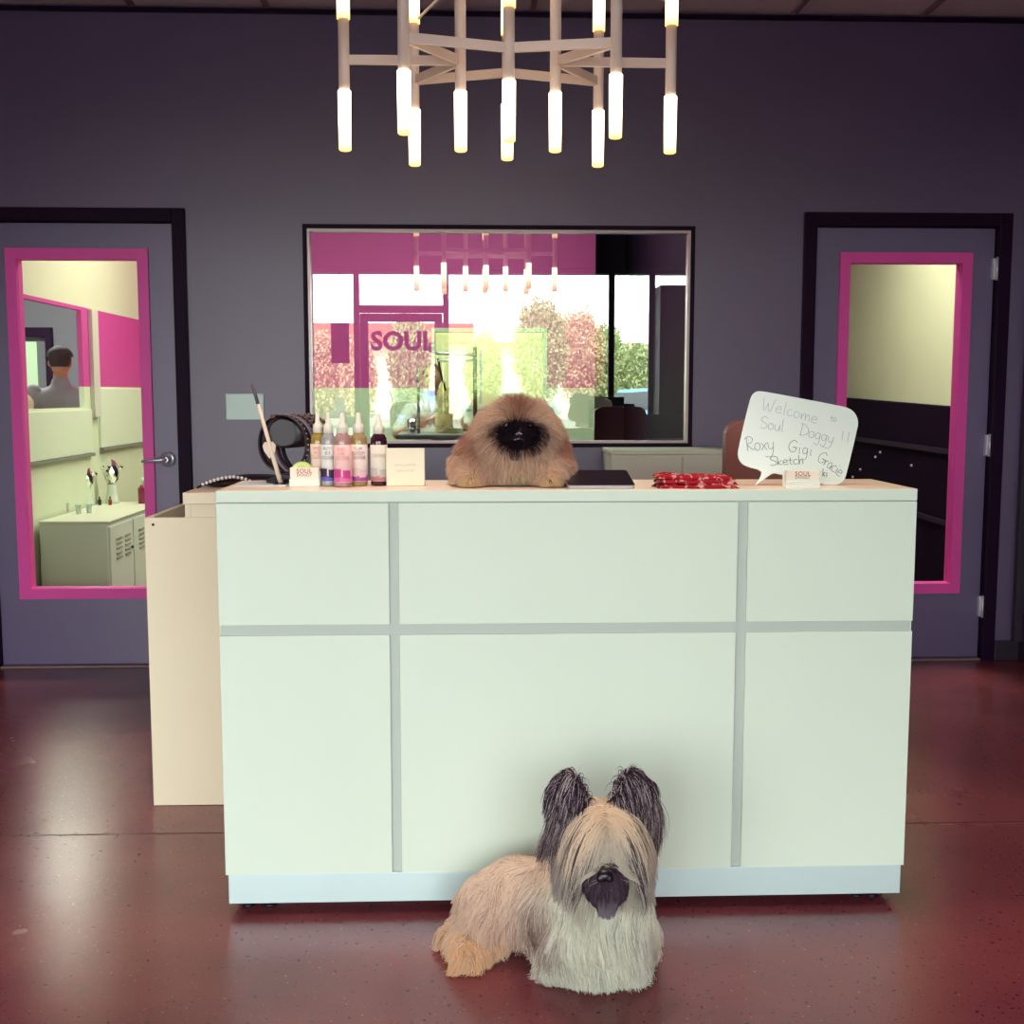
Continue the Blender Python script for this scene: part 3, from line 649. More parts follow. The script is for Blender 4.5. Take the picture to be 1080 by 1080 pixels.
# cologne bottles
M_cap = mat('spray_cap', (246, 240, 226), .4)
def cologne(px, base_y, Y, w, liquid, label_c, art_c, band_c, text, lab, top_y=436, ink=(150, 110, 110)):
    p = atY(px, base_y, Y); x = p.x; s = Y/FPX
    ht = atY(px, top_y, Y).z-Z0
    t = thing('cologne_bottle', lab, 'bottle', (x, Y, Z0), 'cologne spray bottles in a row')
    r = w*s/2; zc = Z0; b = ht*.60
    bm = B(); lathe(bm, [(r*.9, zc), (r, zc+.004), (r, zc+b), (r*.93, zc+b+ht*.06), (r*.7, zc+b+ht*.105), (r*.5, zc+b+ht*.125)], x, Y, 28)
    obj('bottle_body', bm, liquid, t)
    bm = B(); lathe(bm, [(r+.0006, zc+.012), (r+.0006, zc+b-.006)], x, Y, 28); 
    lb = obj('label', bm, mat('label_%s' % lab[:9], label_c, .5), t)
    # artwork and writing on the label, wrapped round the front
    def wrap(bm_, rr):
        for v in bm_.verts:
            a = (v.co.x-x)/r; v.co = Vector((x+math.sin(a)*(rr+v.co.y), Y-math.cos(a)*(rr+v.co.y), v.co.z))
    bm = B(); 
    def patch(x0, x1, z0, z1):
        n = 10; vs = [(bm.verts.new((x+x0+(x1-x0)*k/n, 0.0, z0)), bm.verts.new((x+x0+(x1-x0)*k/n, 0.0, z1+(.003 if k % 3 == 1 else 0)))) for k in range(n+1)]
        for q, w_ in zip(vs, vs[1:]): bm.faces.new((q[0], w_[0], w_[1], q[1]))
    patch(-r*1.3, r*1.3, zc+.013, zc+.013+b*.12); wrap(bm, r+.0010); obj('label_stripe', bm, mat('band_%s' % lab[:9], band_c, .5), lb)
    bm = B(); patch(-r*1.1, -r*.1, zc+b*.22, zc+b*.40); patch(r*.1, r*1.0, zc+b*.2, zc+b*.37); wrap(bm, r+.0012); obj('label_art', bm, mat('art_%s' % lab[:9], art_c, .5), lb)
    bm = text_bm(text, .0125, .0002, Matrix.Translation((x, 0, zc+b*.75)) @ RX90, line=.9)
    sx = min(1, 1.75*r/max(.001, max(v.co.x for v in bm.verts)-min(v.co.x for v in bm.verts)))
    for v in bm.verts: v.co.x = x+(v.co.x-x)*sx; v.co.y = 0.0
    wrap(bm, r+.0012); obj('lettering', bm, mat('ink_%s' % lab[:9], ink, .6), lb)
    z1 = zc+b+ht*.12
    bm = B(); lathe(bm, [(r*.66, z1), (r*.66, z1+ht*.085), (r*.58, z1+ht*.11), (r*.34, z1+ht*.14), (r*.27, Z0+ht-.003), (r*.2, Z0+ht)], x, Y, 20); obj('spray_cap', bm, M_cap, t)
def liq(n, c, tr=.45): return mat('liquid_'+n, c, .08, spec=.7, trans=tr)
cologne(336, 507.5, 2.972, 15.5, liq('amber', (206, 176, 90)), (244, 216, 206), (150, 60, 60), (236, 200, 190), 'SWEET\nSPICE\nCOLOGNE', 'amber cologne bottle nearest the collar display, behind the others', 435, (206, 130, 120))
cologne(347, 511.5, 2.940, 15.5, liq('clear', (206, 206, 210)), (226, 230, 226), (60, 28, 70), (92, 92, 190), 'PRETTY\nBOY\nCOLOGNE', 'clear cologne bottle with navy art and blue stripe on its label', 435, (100, 100, 120))
cologne(362, 514, 2.915, 18.5, liq('rose', (226, 180, 176)), (246, 204, 204), (206, 60, 150), (226, 110, 180), 'BABY\nGIRL\nCOLOGNE', 'pink cologne bottle with magenta splashes on its label', 435, (232, 150, 150))
cologne(379, 512, 2.950, 17.5, liq('gold', (214, 186, 130)), (240, 222, 216), (226, 190, 200), (176, 70, 160), 'PLUM\nBLOSSOM\nCOLOGNE', 'golden cologne bottle with plum stripe, beside the pink one', 435, (150, 80, 110))
cologne(400, 512, 2.955, 17.5, liq('dark', (64, 20, 40), .1), (226, 220, 208), (190, 190, 186), (190, 120, 120), 'DOGGY\nSPA\nCOLOGNE'[:0]+'\nCOLOGNE', 'dark plum cologne bottle standing apart next to the cream sign block', 436, (190, 160, 140))
# cream block
a, b_ = atY(407.5, 513, 2.93), atY(448, 513, 2.93); zt = atY(428, 473, 2.93).z
t = thing('sign_block', 'square cream block with faint handwriting between bottles and the tan dog', 'sign', ((a.x+b_.x)/2, 2.93, Z0))
bm = B(); box(bm, a.x, b_.x, 2.93, 2.955, Z0, zt, .002); bl = obj('block', bm, mat('block_cream', (246, 238, 212), .5), t)
def scribble(x0, x1, z, n, amp, ph=0):
    return [(x0+(x1-x0)*k/n, z+amp*(1 if (k+ph) % 2 else -1)*(.5+.5*abs(math.sin(k*1.7+ph)))) for k in range(n+1)]
bm = B(); cxx = (a.x+b_.x)/2; I = Matrix.Translation((0, 2.9292, 0))
for x0, x1, z, n in ((-.026, -.014, .56, 7), (-.010, -.006, .56, 3), (-.001, .026, .57, 14), (-.022, -.008, .41, 8), (-.003, .004, .41, 4), (.009, .02, .41, 6)):
    strokes(bm, [scribble(cxx+x0, cxx+x1, Z0+(zt-Z0)*z, n, .0028, n)], I, .00045)
obj('handwriting', bm, mat('faint_ink', (190, 170, 150), .7), bl)
# tablet
t = thing('tablet', 'black tablet lying at a slight tilt beside the tan dog', 'tablet', (.39, 2.95, Z0))
MT = Matrix.Translation((0, 0, 0))
a, b_ = atZ(611, 515, TOP+.002), atZ(671, 515, TOP+.002); yy = a.y; w0, w1 = a.x, b_.x+.0
tilt = math.radians(9)
MT = Matrix.Translation((w1-.086, yy, Z0+.0005)) @ Matrix.Rotation(tilt, 4, 'X')
hw = .085
bm = B(); pts = rrect(-hw, hw, 0, .17, .012)
prism(bm, pts, -.008, 0, M=MT @ Matrix.Rotation(-PI/2, 4, 'X') @ Matrix.Diagonal((1, 1, -1, 1)) if False else Matrix()); bmesh.ops.transform(bm, matrix=MT @ Matrix(((1, 0, 0, 0), (0, 0, 1, 0), (0, -1, 0, 0), (0, 0, 0, 1))), verts=bm.verts)
bmesh.ops.recalc_face_normals(bm, faces=bm.faces); obj('tablet_body', bm, mat('tablet_silver', (190, 190, 196), .3, metal=.7), t)
bm = B(); pts = rrect(-hw+.001, hw-.001, .001, .169, .011)
prism(bm, pts, -.0095, -.0081); bmesh.ops.transform(bm, matrix=MT @ Matrix(((1, 0, 0, 0), (0, 0, 1, 0), (0, -1, 0, 0), (0, 0, 0, 1))), verts=bm.verts)
bmesh.ops.recalc_face_normals(bm, faces=bm.faces); obj('screen', bm, mat('tablet_glass', (22, 10, 26), .35), t)
bm = B(); box(bm, (w0+w1)/2-.08, (w0+w1)/2+.04, yy+.13, yy+.142, Z0+.0002, Z0+.019, .002); obj('stand_foot', bm, M_black, t)
# bandana
def fabric_mat():
    m = bpy.data.materials.new('bandana_print'); m.use_nodes = True; N = m.node_tree.nodes; L = m.node_tree.links; b = N['Principled BSDF']
    tc = N.new('ShaderNodeTexCoord'); v = N.new('ShaderNodeTexNoise'); v.inputs['Scale'].default_value = 75; v.inputs['Detail'].default_value = 1.5; L.new(tc.outputs['Object'], v.inputs[0])
    r = N.new('ShaderNodeValToRGB'); r.color_ramp.elements[0].position = .56; r.color_ramp.elements[1].position = .6
    r.color_ramp.elements[0].color = lin((206, 20, 50)); r.color_ramp.elements[1].color = lin((250, 200, 196)); L.new(v.outputs['Fac'], r.inputs[0]); L.new(r.outputs[0], b.inputs['Base Color']); b.inputs['Roughness'].default_value = .8
    return m
a, b_ = atZ(682, 512, TOP), atZ(777, 512, TOP)
bx0, bx1 = a.x+.012, b_.x-.014
bm = B(); nx, ny = 60, 26; grid = {}
for layer in range(3):
    for i in range(nx+1):
        for j in range(ny+1):
            u, v = i/nx, j/ny
            e = .006*math.sin(u*5+layer*2)+.008*math.sin(v*7+layer)
            X = bx0+(bx1-bx0)*(u*(1-.03*layer)+.01*layer)+e*.4; Y = YC+.018+.115*v*(1-.06*layer)+.012*layer+.008*math.sin(u*7+layer)
            edge = min(u, 1-u, v, 1-v)
            z = Z0+.002+layer*.0115+.007*(1-math.exp(-edge*14))+.0016*math.sin(u*17+v*6+layer*3)*min(1, edge*9)+.0025*math.sin(u*3.1+layer)
            if edge < .03: z -= .004
            grid[i, j] = bm.verts.new((X, Y, max(z, Z0+.0005)))
    for i in range(nx):
        for j in range(ny):
            f = bm.faces.new((grid[i, j], grid[i+1, j], grid[i+1, j+1], grid[i, j+1])); f.smooth = True
bmesh.ops.solidify(bm, geom=bm.faces, thickness=.008)
for v in bm.verts: v.co.z = max(v.co.z, Z0)
tag(obj('folded_bandana', bm, fabric_mat(), origin=((bx0+bx1)/2, YC+.07, Z0)), 'red bandana with white print, folded flat between tablet and speech bubble board', 'bandana')
# chair behind the counter
p = atY(765, 443, 3.6); q = atY(800, 500, 3.6)
t = thing('office_chair', 'brown leather chair whose back shows behind the speech bubble board', 'chair', (p.x+.17, 3.75, 0))
M_lea = mat('brown_leather', (150, 92, 84), .45)
bm = B(); prism(bm, rrect(p.x, p.x+.34, .62, p.z, .05), 3.58, 3.64); bmesh.ops.bevel(bm, geom=[e for e in bm.edges], offset=.006, segments=2, affect='EDGES'); obj('backrest', bm, M_lea, t)
bm = B(); box(bm, p.x, p.x+.34, 3.66, 4.1, .45, .53, .025); obj('seat', bm, M_lea, t)
bm = B(); box(bm, p.x+.13, p.x+.21, 3.642, 3.66, .46, .8, .004); obj('back_bracket', bm, M_black, t)
bm = B(); tube(bm, [(p.x+.17, 3.88, .08), (p.x+.17, 3.88, .449)], .03, 14); obj('column', bm, M_chrome, t)
for k in range(5):
    a_ = 2*PI*k/5; e = Vector((p.x+.17+.28*math.cos(a_), 3.88+.28*math.sin(a_), .06))
    bm = B(); tube(bm, [(p.x+.17, 3.88, .09), e], [.02, .014], 8); lg = obj('leg', bm, M_black, t)
    bm = B(); ball(bm, (e.x, e.y, .026), (.026, .018, .026), 12, 8); obj('caster', bm, M_black, lg)
# ------------------------------------------------------------------ speech bubble board
by = 2.93; 
def bp(px, py): v = atY(px, py, by); return (v.x, v.z)
raw = [(803, 412.5), (812, 413.5), (890, 428.5), (899, 431), (905, 436), (908, 444), (907, 452), (893, 502), (890, 508), (884, 512), (876, 512.5), (868, 512), (820, 500.5), (815.5, 500), (808, 505), (796.5, 512.6), (803, 504), (804, 497), (788, 493), (782, 489), (779, 482), (780, 474), (793, 425), (796, 417), (799, 414)]
# smooth the outline except at the tail tip
out = []
for i, p in enumerate(raw):
    a, b_ = raw[i-1], raw[(i+1) % len(raw)]
    if i == 15: out.append(p); continue
    out.append((p[0]*.75+a[0]*.25, p[1]*.75+a[1]*.25)); out.append((p[0]*.75+b_[0]*.25, p[1]*.75+b_[1]*.25))
out = [bp(*p) for p in out]; zmin = min(z for x, z in out); out = [(x, z-zmin) for x, z in out]
bcx = atY(845, 512, by).x
lean = math.radians(-7)
MB = Matrix.Translation((0, by, Z0)) @ Matrix.Rotation(lean, 4, 'X')
t = thing('speech_bubble_board', 'white speech bubble dry-erase board with handwritten welcome, leaning on the counter', 'board', (bcx, by, Z0))
bm = B(); prism(bm, out, 0, .006); bmesh.ops.triangulate(bm, faces=[f for f in bm.faces if len(f.verts) > 4]); bmesh.ops.transform(bm, matrix=MB, verts=bm.verts); bd = obj('board_face', bm, mat('dry_erase', (222, 234, 228), .22), t)
bm = B(); box(bm, bcx-.02, bcx+.02, .004, .006, 0, .2); bmesh.ops.transform(bm, matrix=Matrix.Translation((0, by+.065, Z0)) @ Matrix.Rotation(math.radians(12), 4, 'X') , verts=bm.verts); obj('easel_leg', bm, M_black, t)
# handwriting: single-stroke letters in unit boxes (x 0..w, y 0..1 = x-height 0.5)
G = {
 'W': (1.0, [[(0, 1), (.12, .1), (.28, 0), (.42, .62), (.5, .1), (.68, 0), (.9, .9), (1, 1.02)]]),
 'e': (.5, [[(.03, .28), (.4, .32), (.38, .5), (.2, .55), (.04, .38), (.05, .12), (.22, 0), (.5, .1)]]),
 'l': (.22, [[(.1, 1.05), (.1, .1), (.2, .0)]]),
 'c': (.45, [[(.42, .5), (.2, .54), (.03, .34), (.06, .08), (.24, 0), (.45, .1)]]),
 'o': (.5, [[(.25, .54), (.06, .42), (.04, .14), (.22, 0), (.42, .12), (.44, .4), (.25, .54)]]),
 'm': (.75, [[(.02, .5), (.06, 0), (.1, .36), (.24, .52), (.34, .4), (.36, 0), (.4, .36), (.55, .52), (.66, .4), (.7, 0)]]),
 't': (.4, [[(.18, .8), (.18, .1), (.3, 0)], [(0, .5), (.38, .52)]]),
 'S': (.62, [[(.62, .95), (.3, 1.02), (.06, .8), (.2, .58), (.52, .44), (.6, .2), (.36, 0), (.02, .06)]]),
 's': (.45, [[(.42, .52), (.16, .52), (.08, .38), (.36, .2), (.3, .02), (.02, .02)]]),
 'u': (.5, [[(.03, .52), (.04, .12), (.2, 0), (.38, .1), (.42, .52), (.44, .06), (.5, 0)]]),
 'D': (.75, [[(.16, .95), (.14, 0)], [(0, .96), (.4, .9), (.7, .6), (.66, .25), (.36, .02), (.05, .0)]]),
 'g': (.5, [[(.42, .46), (.2, .54), (.04, .34), (.1, .08), (.3, .06), (.42, .3), (.42, .5), (.42, -.25), (.24, -.46), (.05, -.34)]]),
 'y': (.55, [[(.02, .52), (.08, .14), (.24, .04), (.4, .18)], [(.46, .54), (.4, -.1), (.24, -.45), (-.1, -.5), (-.25, -.42)]]),
 '!': (.22, [[(.14, .95), (.06, .1)]]),
 'R': (.7, [[(.16, .92), (.2, 0)], [(0, .82), (.3, 1.0), (.62, .84), (.5, .56), (.18, .46), (.4, .22), (.72, .04)]]),
 'a': (.5, [[(.42, .46), (.2, .54), (.03, .3), (.12, .02), (.32, .06), (.42, .42), (.42, .1), (.5, 0)]]),
 'x': (.48, [[(.02, .5), (.2, .3), (.44, 0)], [(.44, .52), (.2, .24), (.02, 0)]]),
 'G': (.75, [[(.7, .84), (.44, 1.0), (.1, .72), (.05, .3), (.3, .02), (.6, .12), (.66, .42), (.4, .42), (.78, .42)]]),
 'i': (.22, [[(.1, .5), (.1, .06), (.18, 0)], [(.12, .74), (.13, .77)]]),
 'r': (.4, [[(.04, .5), (.08, 0), (.1, .3), (.22, .5), (.38, .48)]]),
 'k': (.5, [[(.06, .95), (.07, 0)], [(.44, .5), (.1, .26), (.46, 0)]]),
 'h': (.5, [[(.06, 1.0), (.07, 0), (.12, .36), (.28, .5), (.38, .36), (.42, 0)]]),
}
def catmull(p, n=5):
    if len(p) < 3: return p
    q = [p[0]]+list(p)+[p[-1]]; r = []
    for i in range(1, len(q)-2):
        for k in range(n):
            t_ = k/n; r.append(tuple(.5*((2*q[i][c])+(-q[i-1][c]+q[i+1][c])*t_+(2*q[i-1][c]-5*q[i][c]+4*q[i+1][c]-q[i+2][c])*t_**2+(-q[i-1][c]+3*q[i][c]-3*q[i+1][c]+q[i+2][c])*t_**3) for c in (0, 1)))
    r.append(p[-1]); return r
def write(s, px, py, size, ang, gap=.12, wd=1.0, bend=0):
    """baseline start in photo pixels, size = cap height in pixels, angle down to the side in degrees"""
    polys = []; x = 0
    total = sum(G[c][0]*wd+gap for c in s)
    for c in s:
        w, st = G[c]
        for p in st:
            pl = []
            for (u, v) in catmull(p):
                xx = x+u*wd; a = math.radians(ang+bend*xx/total)
                X = px+size*(xx*math.cos(a)+v*math.sin(a)); Y = py+size*(xx*math.sin(a)-v*math.cos(a))
                q = bp(X, Y); pl.append((q[0], q[1]-zmin))
            polys.append(pl)
        x += w*wd+gap
    return polys
def ink(words, m, r):
    bm = B()
    for w in words: strokes(bm, write(*w), MB @ Matrix.Translation((0, -.0003, 0)), r)
    o = obj('handwriting', bm, m, bd); return o
ink([('Welcome', 806, 432, 13, 12.5, .1, 1.02, 3), ('to', 878.5, 445, 8, 4, .04, .8)], mat('marker_faded', (134, 140, 142), .6), .00048)
ink([('Soul', 803, 452, 12.5, 9, .06, 1.0), ('Doggy', 844, 459, 13, 15, .03, 1.0), ('!', 889, 466, 12, 5, .1), ('!', 895, 468, 12, 5, .1)], mat('marker_faded2', (112, 118, 126), .6), .0005)
ink([('Roxy', 787, 476.5, 15, -3, .02, .92), ('Gigi', 832, 477, 13, 10, .12, .95), ('Gracie', 862, 487, 12.5, 30, .02, .8, 6)], mat('marker_black', (52, 48, 62), .5), .00062)
ink([('Sketch', 813, 492, 9.5, -3, .04, 1.2), ('ki', 867.5, 503, 8.5, 6, .06, .8)], mat('marker_black', (52, 48, 62), .5), .00075)
# ------------------------------------------------------------------ chandelier
zb = 2.0
CHY = 3.3
def bulb_mat():
    m = bpy.data.materials.new('frosted_bulb'); m.use_nodes = True; N = m.node_tree.nodes; L = m.node_tree.links; b = N['Principled BSDF']
    tc = N.new('ShaderNodeTexCoord'); s = N.new('ShaderNodeSeparateXYZ'); L.new(tc.outputs['Generated'], s.inputs[0])
    r = N.new('ShaderNodeValToRGB'); e = r.color_ramp.elements; e[0].position = .0; e[0].color = (.34, .21, .05, 1); e[1].position = .5; e[1].color = (1, .80, .56, 1)
    L.new(s.outputs[2], r.inputs[0]); L.new(r.outputs[0], b.inputs['Emission Color']); b.inputs['Emission Strength'].default_value = BULB
    b.inputs['Base Color'].default_value = (.9, .85, .75, 1); return m
BULB = 3.3
M_bulb = bulb_mat(); M_stem = mat('chandelier_metal', (226, 206, 196), .4)
tubes = {'A': (363.5, 158, 96, 20), 'B': (426.5, 142, 75, None), 'C': (437.5, 175, 116, 25), 'D': (486, 160, 97, None), 'E': (536.8, 150, 85, 8), 'F': (535, 169, 110, 37),
         'G': (585.5, 160.5, 98, None), 'H': (630.5, 176, 117, 33), 'I': (649, 146, 79, None), 'J': (705.5, 163, 102, 27)}
pos = {k: atZ(v[0], v[1], zb) for k, v in tubes.items()}
pos['J'].y = pos['A'].y = (pos['A'].y+pos['J'].y)/2
ccx = sum(p.x for p in pos.values())/len(pos); ccy = (pos['A'].y+pos['J'].y)/2
zbar = atY(363, 63, pos['A'].y).z
t = thing('chandelier', 'pale metal chandelier of upright tubes with glowing frosted bulbs above the counter', 'chandelier', (ccx, ccy, ZC-.001))
for k, v in tubes.items():
    p = pos[k]; x, y = p.x, p.y
    zt0 = atY(v[0], v[2], y).z
    zt1 = atY(v[0], v[3], y).z if v[3] is not None else zt0+.42
    L_ = zt0-zb
    tb = bpy.data.objects.new('candle_tube', None); COL.objects.link(tb); tb.parent = t; tb.location = Vector((x, y, zbar))-t.location
    bm = B(); lathe(bm, [(.0155, zt0+.0005), (.0155, zt1-.0005)], x, y, 20); obj('stem', bm, M_stem, tb)
    bm = B(); lathe(bm, [(.014, zb), (.0175, zb+.003), (.0185, zt0)], x, y, 20); obj('bulb', bm, M_bulb, tb)
    bm = B(); lathe(bm, [(.0185, zt1), (.0175, zt1+L_-.003), (.014, zt1+L_)], x, y, 20); 
    for q in bm.verts: pass
    ub = obj('bulb', bm, M_bulb, tb)
def bar(a, b, w=.011, h=.0125, dz=0):
    a = Vector((pos[a].x, pos[a].y, zbar+dz)) if isinstance(a, str) else Vector(a); b = Vector((pos[b].x, pos[b].y, zbar+dz)) if isinstance(b, str) else Vector(b)
    d = (b-a).normalized(); a = a+d*.0135; b = b-d*.0135; s = Vector((0, 0, 1)).cross(d)*w/2*1; u = Vector((0, 0, h))
    bm = B(); vs = [bm.verts.new(p+s*i+u*j) for p in (a, b) for i, j in ((-1, -1), (1, -1), (1, 1), (-1, 1))]
    for q in ((0, 1, 2, 3), (4, 5, 6, 7), (0, 1, 5, 4), (1, 2, 6, 5), (2, 3, 7, 6), (3, 0, 4, 7)): bm.faces.new([vs[i] for i in q])
    bmesh.ops.recalc_face_normals(bm, faces=bm.faces); obj('cross_bar', bm, M_stem, t)
for a, b in (('B', 'E'), ('E', 'I'), ('A', 'D'), ('G', 'J'), ('C', 'F'), ('F', 'H'), ('B', 'D'), ('D', 'C'), ('I', 'G'), ('G', 'H')): bar(a, b)
bm = B(); lathe(bm, [(.012, zbar-.02), (.012, ZC-.03)], ccx, ccy, 16); obj('hanging_rod', bm, M_stem, t)
bm = B(); lathe(bm, [(.07, ZC-.03), (.075, ZC-.02), (.075, ZC-.0)], ccx, ccy, 28); obj('ceiling_canopy', bm, M_stem, t)
for k in range(6):
    a_ = 2*PI*k/6+.52; key = min(pos, key=lambda q: -(pos[q].x-ccx)*math.cos(a_)-(pos[q].y-ccy)*math.sin(a_))
    p = pos[key]; bm = B(); tube(bm, [(ccx, ccy, zbar+.35), (p.x, p.y, zbar+.165)], .004, 8); obj('stay_wire', bm, M_stem, t)
# ------------------------------------------------------------------ storefront behind the camera
ZH = 2.62
bm = B(); box(bm, XL-.14, XR+.14, YF-.14, YF, ZH, ZC+.02); struct('wall_front_header', bm, M_frame)
cw0, cw1 = atY(691, 350, 12).x, atY(730, 350, 12).x
bm = B(); box(bm, cw0, XR+.14, YF-.14, YF+.35, 0, 2.42); struct('wall_front_pier', bm, M_dark)
bm = B(); box(bm, XL-.14, XL+.3, YF-.14, YF, 0, ZH); struct('wall_front_corner', bm, M_dark)
t = bpy.data.objects.new('window_3', None); COL.objects.link(t); t.location = (0, YF, 0); t['kind'] = 'structure'
bm = B()
fr = [XL+.33, -2.5, -1.65, -1.17, -.24, 1.50, cw0-.02]
for x in fr: box(bm, x-.03, x+.03, YF-.1, YF-.04, 0, ZH)
box(bm, XL+.3, cw0, YF-.1, YF-.04, ZH-.05, ZH); box(bm, cw0, XR, YF-.1, YF-.04, ZH-.05, ZH)
for a, b in ((fr[0], fr[1]), (fr[1], fr[2]), (fr[2], fr[3]), (fr[4], fr[5]), (fr[5], fr[6])): box(bm, a+.03, b-.03, YF-.1, YF-.04, .0, .12)
box(bm, -1.14, -.27, YF-.1, YF-.04, 2.16, 2.24)
obj('mullions', bm, M_frame, t)
bm = B(); box(bm, XL+.3, -1.17, YF-.075, YF-.069, .12, ZH-.05); box(bm, -.21, cw0, YF-.075, YF-.069, .12, ZH-.05); box(bm, -1.14, -.27, YF-.075, YF-.069, 2.24, ZH-.05)
obj('glass_pane', bm, pane_mat('storefront_glass', .03), t)
t = bpy.data.objects.new('door_4', None); COL.objects.link(t); t.location = (-.705, YF, 0); t['kind'] = 'structure'
bm = B(); ring_frame(bm, -1.135, -.275, .01, 2.155, .085, YF-.095, YF-.05); obj('door_frame', bm, M_frame, t)
bm = B(); box(bm, -1.05, -.36, YF-.075, YF-.07, .095, 2.07); obj('glass_pane', bm, pane_mat('storefront_door_glass', .03), t)
M_purple = mat('decal_purple', (140, 40, 140), .5)
tx = atY(424, 360, 12).x; tz = atY(424, 360, 12).z
bm = text_bm('SOUL', .27, .002, Matrix.Translation((tx, YF-.09, tz)) @ RX90, spacing=1.0, bold=.035); obj('lettering', bm, M_purple, t)
bm = B(); tube(bm, [(tx+.32+.05*math.cos(a*PI/8), YF-.09, tz-.06+.05*math.sin(a*PI/8)) for a in range(17)], .012, 6); obj('decal_ring', bm, mat('decal_pink', (230, 60, 170), .5), t)
# round decal and hanging sign
q0, q1 = atY(348, 340, 12), atY(368, 383, 12)
t = thing('hanging_sign', 'dark notice hanging in the shopfront sidelight beside the entrance', 'sign', ((q0.x+q1.x)/2, YF-.02, q0.z))
bm = B(); box(bm, q0.x, q1.x, YF-.03, YF-.02, q1.z, q0.z, .002); obj('sign_face', bm, M_dark, t)
bm = B(); tube(bm, [((q0.x+q1.x)/2, YF-.025, q0.z), ((q0.x+q1.x)/2, YF-.025, ZH-.05)], .004, 6); obj('cord', bm, M_black, t)
# furniture near the shopfront, seen mirrored in the window
q0, q1 = atY(629, 440, 11.6), atY(667, 440, 11.6)
t = thing('display_case', 'black display case with a pale printed box, mirrored in the window', 'display case', ((q0.x+q1.x)/2, -.6, 0))
bm = B(); box(bm, q0.x, q1.x+.03, -.85, -.62, 0, 1.22, .004); box(bm, q0.x-.25, q1.x-.08, -.85, -.6, 1.2205, 1.29, .004); obj('case_body', bm, M_dark, t)
bm = B(); box(bm, q0.x+.01, q1.x-.06, -.6199, -.61, .86, 1.08, .003); obj('shelf_front', bm, mat('shelf_front', (70, 52, 74), .5), t)
bm = B(); box(bm, q0.x+.01, q1.x-.04, -.6199, -.612, 1.13, 1.17, .003); obj('top_label', bm, mat('shelf_front2', (84, 66, 84), .5), t)
q0, q1 = atY(677, 440, 11.2), atY(727, 440, 11.2)
t = thing('side_desk', 'black side desk on a thin metal frame, mirrored in the window', 'desk', ((q0.x+q1.x)/2, -.2, 0))
bm = B(); box(bm, q0.x, q1.x+.1, -.55, -.2, .86, .88, .003); obj('desk_top', bm, mat('desk_edge', (206, 196, 210), .3), t)
for x in (q0.x+.02, q1.x+.07):
    for y in (-.53, -.22):
        bm = B(); tube(bm, [(x, y, 0), (x, y, .8599)], .012, 8); obj('leg', bm, M_chrome, t)
bm = B(); box(bm, q0.x+.06, q1.x+.02, -.42, -.38, .8801, 1.12, .006); tag(obj('monitor', bm, M_black, origin=((q0.x+q1.x)/2, -.4, .8801)), 'black monitor standing on the side desk mirrored in the window', 'monitor')
# ------------------------------------------------------------------ outside
M_lot = mat('parking_lot', (104, 100, 96), .9, var=.05)
bm = B(); box(bm, -60, 60, -90, YF-.14, -.2, -.02); struct('ground_outside', bm, M_lot)
bm = B(); box(bm, XL-.6, XR+3, YF-1.9, YF-.141, ZH+.12, ZH+.25); struct('roof_canopy', bm, M_dark)
M_leaf = mat('leaf_green', (160, 170, 118), .7, var=.2, vscale=2.5); M_leaf2 = mat('leaf_tan', (196, 166, 130), .7, var=.2, vscale=2.5); M_bark = mat('bark', (110, 86, 70), .9)
def tree(px, Y, wpx, ytop, ml, lab):
    V = 11-Y; p = atY(px, 408, V); s = V/FPX; top = atY(px, ytop, V).z; R = wpx*s/2
    t = thing('parking_tree', lab, 'tree', (p.x, Y, -.02), 'trees across the parking lot')
    bm = B(); tube(bm, [(p.x, Y, -.02), (p.x+.05, Y, top*.4), (p.x, Y, top*.7)], [.14, .1, .05], 8); obj('trunk', bm, M_bark, t)
    cz_ = top*.62; n = 6500; r_ = random.Random(int(px)); bm = B()
    for _ in range(n):
        a, b_, c = r_.gauss(0, 1), r_.gauss(0, 1), r_.gauss(0, 1); l = math.sqrt(a*a+b_*b_+c*c); rr = r_.uniform(.45, 1)**.5*(1+.18*math.sin(a*5)*math.cos(c*6))
        q = Vector((p.x+a/l*R*rr, Y+b_/l*R*rr, cz_+c/l*(top-cz_)*rr)); e = Euler((r_.uniform(0, 6), r_.uniform(0, 6), r_.uniform(0, 6))).to_matrix(); w = .065
        bm.faces.new([bm.verts.new(q+e @ Vector(v)) for v in ((-w, 0, 0), (0, -w*.5, 0), (w, 0, 0), (0, w*.5, 0))])
    obj('foliage', bm, ml, t)
for i, a in enumerate(((340, -24, 40, 352, M_leaf2), (378, -22, 36, 356, M_leaf2), (432, -25, 44, 330, M_leaf), (570, -24, 56, 314, M_leaf), (612, -27, 50, 326, M_leaf2), (640, -30, 44, 345, M_leaf), (672, -26, 40, 362, M_leaf), (700, -28, 40, 360, M_leaf), (510, -30, 40, 352, M_leaf))):
    tree(*a, 'leafy tree across the parking lot, mirrored in the window')
bx0, bx1 = atY(330, 350, 61).x, atY(500, 350, 61).x
t = thing('shop_building', 'long low shop building with red-brown roof beyond the trees', 'building', (0, -50, -.02))
bm = B(); box(bm, bx0, bx1+12, -56, -50, -.02, 4.0); obj('wall', bm, mat('stucco', (224, 206, 176), .9), t)
bm = B(); box(bm, bx0-.5, bx1, -56.5, -49.4, 4.0, 5.0, .05); obj('roof', bm, mat('roof_tile', (176, 104, 84), .9), t)
bm = B(); box(bm, bx1+.1, bx1+5, -56.5, -49.4, 4.0, 5.6, .05); obj('tower', bm, mat('stucco_y', (236, 222, 190), .9), t)
